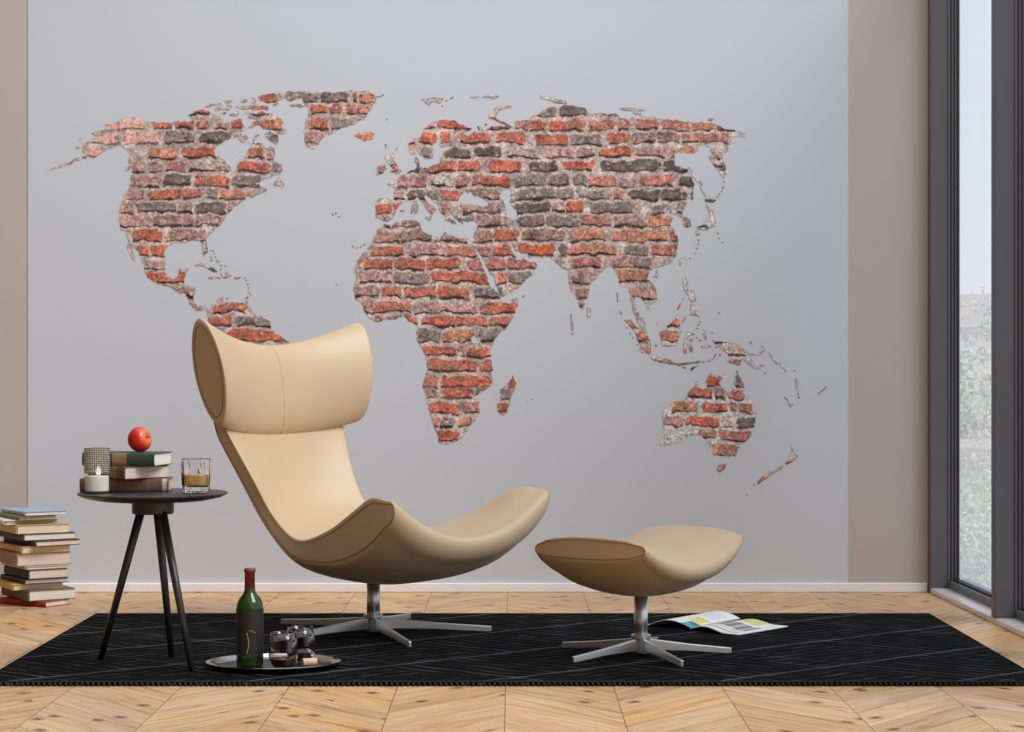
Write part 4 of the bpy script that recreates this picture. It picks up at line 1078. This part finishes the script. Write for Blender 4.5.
holder = mb.build('candle_holder', lattice_glass(), None, smooth=True, loc=(CX, CY, z0))
md = holder.modifiers.new('edge', 'EDGE_SPLIT'); md.split_angle = .9
tag(holder, 'cut glass candle holder with a diamond pattern on the side table', 'candle holder')
candle = empty('candle', (CX, CY, z0 + .0066)); tag(candle, 'lit white candle inside the cut glass holder', 'candle')
mb = MB(); mb.lathe([(0, 0), (.0345, 0), (.035, .002), (.035, .044), (.033, .0455), (.010, .0445), (0, .044)], 40)
mb.build('wax', mat('white_wax', rgb(240, 234, 230), .5), candle, smooth=False, bevel=.001)
mb = MB(); mb.tube([(0.004, 0, .043), (.0045, 0, .054)], .0009, 8); mb.build('wick', mat('burnt_wick', rgb(30, 26, 24), .9), candle)
m_flame, nt_, b_ = new_mat('candle_flame')
b_.inputs['Emission Color'].default_value = (1, .86, .68, 1); b_.inputs['Emission Strength'].default_value = 5.0
mb = MB(); mb.lathe([(0, .048), (.006, .051), (.0088, .057), (.0072, .065), (.0025, .074), (0, .080)], 16, (.0045, 0, 0))
mb.build('flame', m_flame, candle, smooth=True)

# whisky tumbler
m_clear = thin_glass_mat('clear_glass', (.93, .94, .95, 1), .16)
m_cut = glass_mat('heavy_cut_glass', (.97, .97, .97, 1), 0.0, 1.5)
m_whisky = mat('whisky', rgb(236, 186, 112), .08, spec=.6)
m_whisky.node_tree.nodes['Principled BSDF'].inputs['Transmission Weight'].default_value = .6
m_whisky.node_tree.nodes['Principled BSDF'].inputs['IOR'].default_value = 1.33
WY = 6.19; WX = X_at(196.5, WY)
tum = empty('whisky_tumbler', (WX, WY, z0)); tag(tum, 'cut crystal tumbler of whisky standing on the side table', 'glass')
def octa(prof, n=8, ph=PI / 8, sub=3):
    mb = MB(); vs = []; fs = []
    R = []
    for (r, z, sharp) in prof:
        st = len(vs); m = n * sub
        for k in range(m):
            a = 2 * PI * k / m + ph
            seg = (k % sub) / sub
            aa = (seg - .5) * 2 * PI / n + 0
            rr = r * (1 - sharp + sharp * math.cos(PI / n) / math.cos(((k % sub) / sub) * 2 * PI / n - PI / n))
            vs.append((rr * math.cos(a), rr * math.sin(a), z))
        R.append(st)
    m = n * sub
    for a, b in zip(R[:-1], R[1:]):
        for k in range(m): fs.append((a + k, a + (k + 1) % m, b + (k + 1) % m, b + k))
    fs.append(tuple(R[0] + k for k in range(m))); fs.append(tuple(R[-1] + k for k in range(m)))
    mb.add(vs, fs); return mb
mb = octa([(.036, 0, 1), (.041, .006, 1), (.0465, .03, 1), (.0475, .06, 1), (.0465, .1, .2), (.0445, .1015, 0), (.0430, .1, 0), (.042, .06, .3), (.040, .022, .3), (.030, .018, .3)])
mb.build('glass', m_cut, tum)
mb = octa([(.0290, .0195, .3), (.0385, .0235, .3), (.0405, .052, .3), (.0400, .053, .3)])
mb.build('whisky', m_whisky, tum)

# ------------------------------------------------------------------ tray on the rug
TRZ = RUG_T + .0005
TX, TY = X_at(273.5, 6.135), 6.135
m_tray = mat('polished_steel_tray', rgb(168, 166, 166), .16, metal=1.0)
m_traywell = mat('dark_tray_inlay', rgb(34, 30, 30), .35, spec=.3)
mb = MB()
mb.lathe([(0, 0), (.178, 0), (.190, .010), (.198, .0155), (.2015, .0145), (.2015, .0165), (.198, .0180), (.189, .0125), (.178, .0030), (0, .0030)], 96, sx=1, sy=.79)
tray = mb.build('serving_tray', m_tray, None, smooth=True, loc=(TX, TY, TRZ))
md = tray.modifiers.new('edge', 'EDGE_SPLIT'); md.split_angle = 1.0
tag(tray, 'oval polished metal serving tray with dark inlay lying on the rug', 'tray')
mb = MB(); mb.lathe([(0, .0031), (.176, .0031), (.176, .0036), (0, .0036)], 96, sx=1, sy=.79)
mb.build('inlay', m_traywell, tray)
WZ = TRZ + .0042
# bottle
BX, BY = X_at(250, 6.12), 6.115
bot = empty('wine_bottle', (BX, BY, WZ)); tag(bot, 'green wine bottle with dark label and red foil standing on the tray', 'bottle')
m_bot, nt_, b_ = new_mat('green_bottle_glass')
b_.inputs['Base Color'].default_value = rgb(62, 92, 26); b_.inputs['Roughness'].default_value = .05; b_.inputs['Transmission Weight'].default_value = .6
b_.inputs['IOR'].default_value = 1.2; b_.inputs['Coat Weight'].default_value = 1.0
mb = MB()
mb.lathe([(0, .012), (.022, .006), (.034, 0), (.0385, .001), (.0405, .006), (.0405, .174), (.0387, .188), (.032, .203), (.022, .214), (.0165, .226), (.0148, .240), (.0142, .282), (.0165, .2825), (.0165, .289), (.0142, .290), (0, .290)], 64)
mb.build('glass_body', m_bot, bot, smooth=True)
mb = MB(); mb.lathe([(0, .014), (.0375, .012), (.0385, .02), (.0385, .150), (.036, .152), (0, .152)], 48)
mb.build('red_wine', mat('red_wine', rgb(44, 20, 18), .2), bot, smooth=True)
mb = MB()
# label wraps most of the body
vs = []; fs = []; n = 40
for k in range(n + 1):
    a = math.radians(-90 - 118 + 236 * k / n)
    for z in (.034, .174):
        vs.append((.0409 * math.cos(a), .0409 * math.sin(a), z))
for k in range(n): fs.append((2 * k, 2 * k + 2, 2 * k + 3, 2 * k + 1))
mb.add(vs, fs); mb.build('label', mat('charcoal_paper_label', rgb(34, 31, 30), .5, noise=.1, nscale=40), bot, smooth=True)
mb = MB()
pts = []
for k in range(14):
    t = k / 13; a = math.radians(-96 + 9 * math.sin(t * PI)); pts.append((.0412 * math.cos(a), .0412 * math.sin(a), .042 + .062 * t))
mb.tube(pts, .0012, 6)
pts = []
for k in range(10):
    t = k / 9; a = math.radians(-92 + 34 * t); pts.append((.0412 * math.cos(a), .0412 * math.sin(a), .108 + .004 * math.sin(t * 5)))
mb.tube(pts, .0005, 6)
mb.build('label_emblem', mat('gold_foil', rgb(196, 170, 96), .4), bot, smooth=True)
mb = MB(); mb.lathe([(0.0146, .234), (.0156, .234), (.0150, .281), (.0172, .2815), (.0174, .2905), (.0162, .2925), (0, .293)], 40)
mb.build('capsule', mat('red_foil', rgb(142, 64, 52), .4, spec=.6), bot, smooth=True)

def wine_glass(loc, label, r, h, wine):
    g = empty('wine_glass', loc); tag(g, label, 'glass', 'wine glasses on the tray')
    k = h / .106; q = r / .044
    mb = MB()
    outer = [(0, 0), (.024 * q, 0), (.028 * q, .002 * k), (.037 * q, .014 * k), (.0435 * q, .034 * k), (.044 * q, .052 * k), (.041 * q, .078 * k), (.037 * q, .106 * k)]
    inner = [(rr - .0013, max(z, .0016 * k) if z < .1 * k else z) for (rr, z) in outer[::-1][:-1]]
    mb.lathe(outer + inner + [(0, .0045 * k)], 48)
    mb.build('bowl', thin_glass_mat('smoky_wine_glass', (.80, .77, .75, 1), .22), g, smooth=True)
    mb = MB(); mb.lathe([(0, .0052 * k), (.026 * q, .0060 * k), (.0352 * q, .0150 * k), (.0405 * q, .030 * k), (0, .030 * k)][:4 if not wine else 5], 48)
    mb.build('wine', mat('red_wine_in_glass', rgb(86, 14, 18), .1, spec=.6), g, smooth=False)
    return g
G1Y = 6.075; G2Y = 6.225
wine_glass((X_at(283.3, G1Y), G1Y, WZ), 'stemless wine glass with a little red wine at the tray front by the bottle', .0440, .106, True)
wine_glass((X_at(300.5, G2Y), G2Y, WZ), 'stemless wine glass standing behind the other one next to the cork', .0455, .104, True)
m_cork = mat('cork', rgb(214, 182, 148), .85, noise=.2, nscale=90, bump=.3, bscale=150)
m_cork2 = mat('wine_stained_cork', rgb(206, 150, 132), .85, noise=.2, nscale=90, bump=.3, bscale=150)
def cork(loc, rz, mtl, label, r=.0118, L=.043):
    mb = MB()
    prof = [(0, 0), (r - .001, 0), (r, .001), (r, L - .001), (r - .001, L), (0, L)]
    mb.lathe(prof, 28)
    M = Matrix.Rotation(rz, 4, 'Z') @ Matrix.Rotation(PI / 2, 4, 'Y')
    mb.v = [tuple(M @ Vector((x - 0, y, z - L / 2))) for (x, y, z) in mb.v]
    o = mb.build('wine_cork', mtl, None, loc=(loc[0], loc[1], loc[2] + r))
    tag(o, label, 'cork')
cork((X_at(309.5, 6.12), 6.118, WZ), math.radians(24), m_cork, 'pale wine cork lying at the bare end of the tray')
cork((X_at(262.5 + 29, 6.17), 6.152, WZ), math.radians(8), m_cork2, 'pinkish wine cork lying between the two glasses', r=.0112, L=.036)

# ------------------------------------------------------------------ open magazine
m_mag, nt_, b_ = new_mat('printed_page')
at_ = nt_.nodes.new('ShaderNodeAttribute'); at_.attribute_name = 'ink'
nt_.links.new(at_.outputs['Color'], b_.inputs['Base Color']); b_.inputs['Roughness'].default_value = .35
mag = empty('open_magazine', (X_at(690, 6.985), 6.985, RUG_T + .0005)); tag(mag, 'open magazine lying on the rug behind the footstool', 'magazine')
A_SP = Vector((.2, .265, 0)).normalized(); A_W = Vector((.156, -.135, 0)).normalized()
A_SP = Vector((-A_W.y, A_W.x, 0))
def page(name, sgn, W, Lp, hf, paint, thick):
    nu, nv = 28, 36
    vs = []; cols = []
    for lay in (0, 1):
        for i in range(nu + 1):
            u = i / nu
            for j in range(nv + 1):
                v = j / nv
                z = hf(u, v)
                zz = z if lay == 0 else max(0.0004, z - thick * (1 - .3 * u))
                vs.append(A_W * (sgn * W * u * (1.0 - .03 * u)) + A_SP * (Lp * v) + Vector((0, 0, zz)))
                cols.append(paint(u, v) if lay == 0 else (235, 233, 230))
    fs = []
    def idx(l, i, j): return l * (nu + 1) * (nv + 1) + i * (nv + 1) + j
    for i in range(nu):
        for j in range(nv):
            fs.append((idx(0, i, j), idx(0, i + 1, j), idx(0, i + 1, j + 1), idx(0, i, j + 1)))
            fs.append((idx(1, i, j), idx(1, i, j + 1), idx(1, i + 1, j + 1), idx(1, i + 1, j)))
    for i in range(nu):
        fs.append((idx(0, i, 0), idx(1, i, 0), idx(1, i + 1, 0), idx(0, i + 1, 0))); fs.append((idx(0, i, nv), idx(0, i + 1, nv), idx(1, i + 1, nv), idx(1, i, nv)))
    for j in range(nv):
        fs.append((idx(0, nu, j), idx(1, nu, j), idx(1, nu, j + 1), idx(0, nu, j + 1)))
    me = bpy.data.meshes.new(name); me.from_pydata([tuple(v) for v in vs], [], fs); me.update()
    at = me.color_attributes.new('ink', 'FLOAT_COLOR', 'POINT')
    C = to_lin(np.array(cols, float)); at.data.foreach_set('color', np.concatenate([C, np.ones((len(C), 1))], 1).astype(np.float32).ravel())
    me.polygons.foreach_set('use_smooth', [True] * len(me.polygons)); me.materials.append(m_mag)
    o = bpy.data.objects.new(name, me); COL.objects.link(o); o.parent = mag
    return o
def paint_l(u, v):
    if u < .20 and v < .2: return (66, 170, 176) if v < .10 + .1 * u else (60, 120, 150)
    if .05 < u < .30 and .24 < v < .46 and ((u * 9) % 1 + (v * 7) % 1) > .6: return (226, 208, 92)
    if .1 < u < .6 and .55 < v < .85: return (206, 208, 216) if (v * 22) % 1 > .5 else (238, 238, 240)
    return (240, 240, 238)
def paint_r(u, v):
    if v > .72 and .08 < u < .62: return (222, 218, 120) if (u * 5 + v * 3) % 1 > .3 else (206, 208, 130)
    if .30 < v < .62 and .10 < u < .85: return (120, 122, 122) if (u * 6) % 1 > .35 else (196, 196, 194)
    if .08 < v < .28 and .15 < u < .9: return (176, 178, 178) if (v * 26) % 1 > .55 else (236, 236, 234)
    return (240, 240, 238)
page('right_page', 1, .206, .30, lambda u, v: .004 + .020 * math.sin(min(1, u * 1.25 + .12) * PI) ** 1.3 * (1 - .25 * v) * (1 - u * .5), paint_r, .006)
page('left_page', -1, .20, .30, lambda u, v: .004 + .026 * math.sin(min(1, u * .95 + .10) * PI) ** 1.1 + .004 * v, paint_l, .003)

# ------------------------------------------------------------------ stack of books by the wall
STACK = [  # thickness px, corner px, right px, rotation deg, cover, page, label
 (6.2, 46, 68, 56, (168, 52, 44), pg_white, 'red book at the very bottom of the floor stack'),
 (11.5, 29, 75, 34, (112, 96, 84), pg_white, 'thick grey brown book second from the bottom of the floor stack'),
 (6.5, 13, 63, 30, (214, 164, 66), pg_cream, 'yellow book third from the bottom of the floor stack'),
 (5.2, 25, 68, 33, (46, 44, 50), pg_white, 'thin black book above the yellow one in the floor stack'),
 (10.2, 29, 67, 34, (50, 48, 50), pg_pink, 'thick black book in the lower half of the floor stack'),
 (3.6, 27, 67, 34, (190, 178, 164), pg_white, 'thin pale book lying on the thick black one in the floor stack'),
 (13.6, 17, 70, 30, (150, 122, 96), pg_pink, 'thickest brown book in the middle of the floor stack'),
 (7.3, 22, 70, 32, (206, 160, 106), pg_cream, 'orange tan book on the thickest one in the floor stack'),
 (6.0, 36, 80, 38, (62, 58, 62), pg_cream, 'black book that sticks out furthest in the floor stack'),
 (7.4, 24, 75, 33, (78, 62, 70), pg_white, 'dark plum book in the upper half of the floor stack'),
 (9.6, 17, 69, 30, (198, 180, 124), pg_cream, 'thick straw yellow book in the upper half of the floor stack'),
 (4.8, 5, 57, 28, (208, 200, 186), pg_tan, 'cream book with tan pages third from the top of the floor stack'),
 (4.8, 20, 56, 31, (132, 128, 84), pg_tan, 'olive green book second from the top of the floor stack'),
 (4.6, 25, 66, 33, (150, 172, 190), pg_white, 'pale blue book on top of the floor stack'),
]
tot = sum(s[0] for s in STACK); HT = 0.364
z = .0006
for (t, c, r, deg, colr, pg, lab) in STACK:
    T = t / tot * HT; Y = 7.79
    ph = math.radians(deg)
    # page end runs right and back (cos, sin); spine runs left and back (-sin, cos)
    W = min(.24, max(.12, (r - c) * Y / FPX / (math.cos(ph) * .97 + math.sin(ph) * .24)))
    L = min(.34, max(.26, W * 1.55))
    # local x along the spine (towards the back), local y towards the fore edge; spine lies on -y
    cx_, cy_ = X_at(c, Y), Y
    book('book', lab, 'books in the floor stack', (cx_ - L * math.sin(ph), cy_ + L * math.cos(ph), z), ph - PI / 2, L, W, T - .0004, cloth('book_cloth', colr), pg)
    z += T

# ------------------------------------------------------------------ outside
random.seed(11)
m_hill = mat('dry_grass', rgb(196, 196, 176), .95, noise=.2, nscale=.6)
mb = MB()
vs = []; fs = []; nx, ny = 30, 40
for j in range(ny + 1):
    for i in range(nx + 1):
        Y = 4 + (j / ny) ** 1.6 * 110; X = 2.6 + (i / nx) ** 1.5 * 70
        d = Y
        h = -1.9 - .02 * d + max(0, d - 30) * .046 + 1.0 * math.sin(X * .12) * min(1, d / 60)
        vs.append((X, Y, h))
for j in range(ny):
    for i in range(nx):
        a = j * (nx + 1) + i; fs.append((a, a + 1, a + nx + 2, a + nx + 1))
tag(link_mesh('ground_outside', vs, fs, m_hill, smooth=True), kind='structure')
def hz(X, Y):
    d = Y
    return -1.9 - .02 * d + max(0, d - 30) * .046 + 1.0 * math.sin(X * .12) * min(1, d / 60)

m_bark = mat('grey_bark', rgb(150, 140, 130), .9)
LEAFM = {'green': mat('pale_green_leaves', rgb(206, 216, 196), .8, noise=.25, nscale=3), 'grey': mat('grey_green_leaves', rgb(204, 208, 204), .8, noise=.2, nscale=2),
         'yellow': mat('yellow_leaves', rgb(236, 224, 186), .8, noise=.2, nscale=3)}  # leaf tones washed pale, so the colour itself carries the haze
def tree(X, Y, h, rad, kind, label, n=500, group='trees outside the window', base=None, lift=.35):
    t = empty('tree', (X, Y, hz(X, Y) if base is None else base)); tag(t, label, 'tree', group)
    mb = MB(); mb.tube([(0, 0, -.1), (.02 * rad, 0, h * .45), (0, .05 * rad, h * .8)], .05 * rad + .03, 8, r2=.03)
    mb.build('trunk', m_bark, t, smooth=True)
    vs = []; fs = []
    ls = max(.022, rad * .026) if Y < 30 else rad * .09
    blobs = [(random.gauss(0, .38) * rad, random.gauss(0, .38) * rad, h * (lift + (1 - lift) * random.random()), rad * random.uniform(.25, .45)) for _ in range(14)]
    for _ in range(n):
        b = random.choice(blobs)
        v = Vector((random.gauss(0, 1), random.gauss(0, 1), random.gauss(0, 1))).normalized() * b[3] * random.uniform(.5, 1.05)
        c = Vector(b[:3]) + v
        a = Vector((random.gauss(0, 1), random.gauss(0, 1), random.gauss(0, 1))).normalized(); bb = a.orthogonal().normalized()
        s = ls * random.uniform(.6, 1.3); k = len(vs)
        vs += [c + a * s, c + bb * s * .6, c - a * s, c - bb * s * .6]; fs.append((k, k + 1, k + 2, k + 3))
    link_mesh('foliage', vs, fs, LEAFM[kind], t)
# bushes close to the window, then trees and houses up the slope
tree(3.0, 12.4, 2.1, .8, 'green', 'pale green bush close outside the window', 9000, lift=.1)
tree(4.1, 15.8, 2.3, 1.0, 'green', 'loose green bush behind the nearest one outside the window', 8000, lift=.1)
tree(2.6, 9.9, 1.2, .42, 'yellow', 'low yellowish bush at the foot of the window', 6000, lift=.05)
tree(5.6, 22.0, 3.4, 1.2, 'yellow', 'yellow tree beside the low white house outside', 2500)
tree(7.6, 33.5, 3.2, 1.6, 'grey', 'grey green tree behind the low white house outside', 2500)
rows = [(40, 3), (52, 3), (64, 3), (80, 3)]
words_ = {40: 'first', 52: 'second', 64: 'third', 80: 'last'}
for Y, cnt in rows:
    for k in range(cnt):
        X = Y * (.165 + .17 * (k + random.random() * .25) / cnt)
        kd = 'yellow' if (k + int(Y)) % 5 == 0 else ('green' if k % 3 == 0 else 'grey')
        tree(X, Y + random.uniform(-1, 1), random.uniform(2.6, 4.0) * Y / 50, random.uniform(.85, 1.15) * Y / 55, kd, 'hazy tree in the %s row on the slope outside' % words_[Y], 380, group='trees in the %s row on the slope' % words_[Y])
m_hw = mat('white_render', rgb(238, 234, 226), .9); m_hr = mat('pale_roof', rgb(206, 190, 182), .9); m_hwin = mat('house_window', rgb(150, 156, 164), .3)
def house(X, Y, w, d, h, label, flat=False):
    b = hz(X, Y) - .3
    t = empty('house', (X, Y, b)); tag(t, label, 'house', 'houses outside the window')
    mb = MB(); mb.box(-w / 2, w / 2, 0, d, 0, h); mb.build('walls', m_hw, t)
    mb = MB()
    if flat: mb.box(-w / 2 - .15, w / 2 + .15, -.15, d + .15, h, h + .18)
    else:
        vs = [(-w / 2 - .2, -.2, h), (w / 2 + .2, -.2, h), (w / 2 + .2, d + .2, h), (-w / 2 - .2, d + .2, h), (-w / 2 - .2, d / 2, h + d * .3), (w / 2 + .2, d / 2, h + d * .3)]
        mb.add(vs, [(0, 1, 5, 4), (2, 3, 4, 5), (0, 4, 3), (1, 2, 5), (0, 3, 2, 1)])
    mb.build('roof', m_hr, t)
    for k in range(3):
        mb = MB(); x0 = -w / 2 + w * (k + .3) / 3.3; mb.box(x0, x0 + w * .14, -.03, .02, h * .35, h * .75); mb.build('window', m_hwin, t)
house(5.9, 25.5, 2.6, 3, 2.2, 'low white house with a flat roof close outside', True)
house(9.9, 44.5, 3.2, 3, 2.4, 'white house with a pitched roof low on the slope')
house(13.0, 56.5, 3.6, 3, 3.0, 'flat roofed white block halfway up the slope', True)
house(15.6, 69.5, 4.2, 4, 3.2, 'white house with a pitched roof high on the slope')

# ------------------------------------------------------------------ light
w = bpy.data.worlds.new('sky'); SC.world = w; w.use_nodes = True
nt = w.node_tree; bg = nt.nodes['Background']
tc = nt.nodes.new('ShaderNodeTexCoord'); sp = nt.nodes.new('ShaderNodeSeparateXYZ'); nt.links.new(tc.outputs['Generated'], sp.inputs[0])
rp = nt.nodes.new('ShaderNodeValToRGB')
e = rp.color_ramp.elements
e[0].position = 0.0; e[0].color = (.92, .93, .95, 1)
e[1].position = 1.0; e[1].color = (.72, .80, .92, 1)
q = e.new(.03); q.color = (.90, .93, .98, 1)
q = e.new(.20); q.color = (.74, .86, 1.0, 1)
nt.links.new(sp.outputs['Z'], rp.inputs['Fac']); 
mt = nt.nodes.new('ShaderNodeMix'); mt.data_type = 'RGBA'; mt.inputs['A'].default_value = (1.0, .74, .50, 1)
nt.links.new(rp.outputs['Color'], mt.inputs['B']); nt.links.new(mt.outputs['Result'], bg.inputs['Color'])
# the sky is brightest on the window side, where the sun is, and dull on the far side
dt = nt.nodes.new('ShaderNodeVectorMath'); dt.operation = 'DOT_PRODUCT'; nt.links.new(tc.outputs['Generated'], dt.inputs[0])
dt.inputs[1].default_value = Vector((0.80, 0.25, 0.55)).normalized()
mr = nt.nodes.new('ShaderNodeMapRange'); mr.interpolation_type = 'SMOOTHSTEP'
mr.inputs['From Min'].default_value = -.25; mr.inputs['From Max'].default_value = .45
mr.inputs['To Min'].default_value = SKY_DIM; mr.inputs['To Max'].default_value = SKY
nt.links.new(dt.outputs['Value'], mr.inputs['Value'])
mf = nt.nodes.new('ShaderNodeMapRange'); mf.inputs['From Min'].default_value = -.25; mf.inputs['From Max'].default_value = .45; nt.links.new(dt.outputs['Value'], mf.inputs['Value']); nt.links.new(mf.outputs['Result'], mt.inputs['Factor'])
nt.links.new(mr.outputs['Result'], bg.inputs['Strength'])
sun = bpy.data.lights.new('sun', 'SUN'); sun.energy = SUN_E; sun.angle = math.radians(SUN_ANG); sun.color = (1.0, .985, .965)
so = bpy.data.objects.new('sun', sun); COL.objects.link(so)
d = Vector(SUN_DIR).normalized()      # from the scene towards the sun
so.rotation_euler = d.to_track_quat('Z', 'Y').to_euler()
so.location = (6, 0, 6)
wall_wash = bpy.data.lights.new('added_wall_wash', 'AREA'); wall_wash.shape = 'RECTANGLE'; wall_wash.size = 3.2; wall_wash.size_y = 0.5; wall_wash.energy = WALL_WASH_E; wall_wash.color = (.96, .985, 1.0)  # unseen area light added to brighten the upper back wall and upholstery tops
lo = bpy.data.objects.new('added_wall_wash', wall_wash); COL.objects.link(lo); lo.location = (-.2, 6.5, 3.3)
lo.rotation_euler = (math.radians(22), 0, 0)

SC.view_settings.view_transform = 'Standard'
SC.view_settings.look = 'None'
SC.view_settings.gamma = 1.0
SC.view_settings.exposure = EXPO
SC.view_settings.use_curve_mapping = False
SC.cycles.use_denoising = True
SC.cycles.max_bounces = 10
SC.cycles.transparent_max_bounces = 16
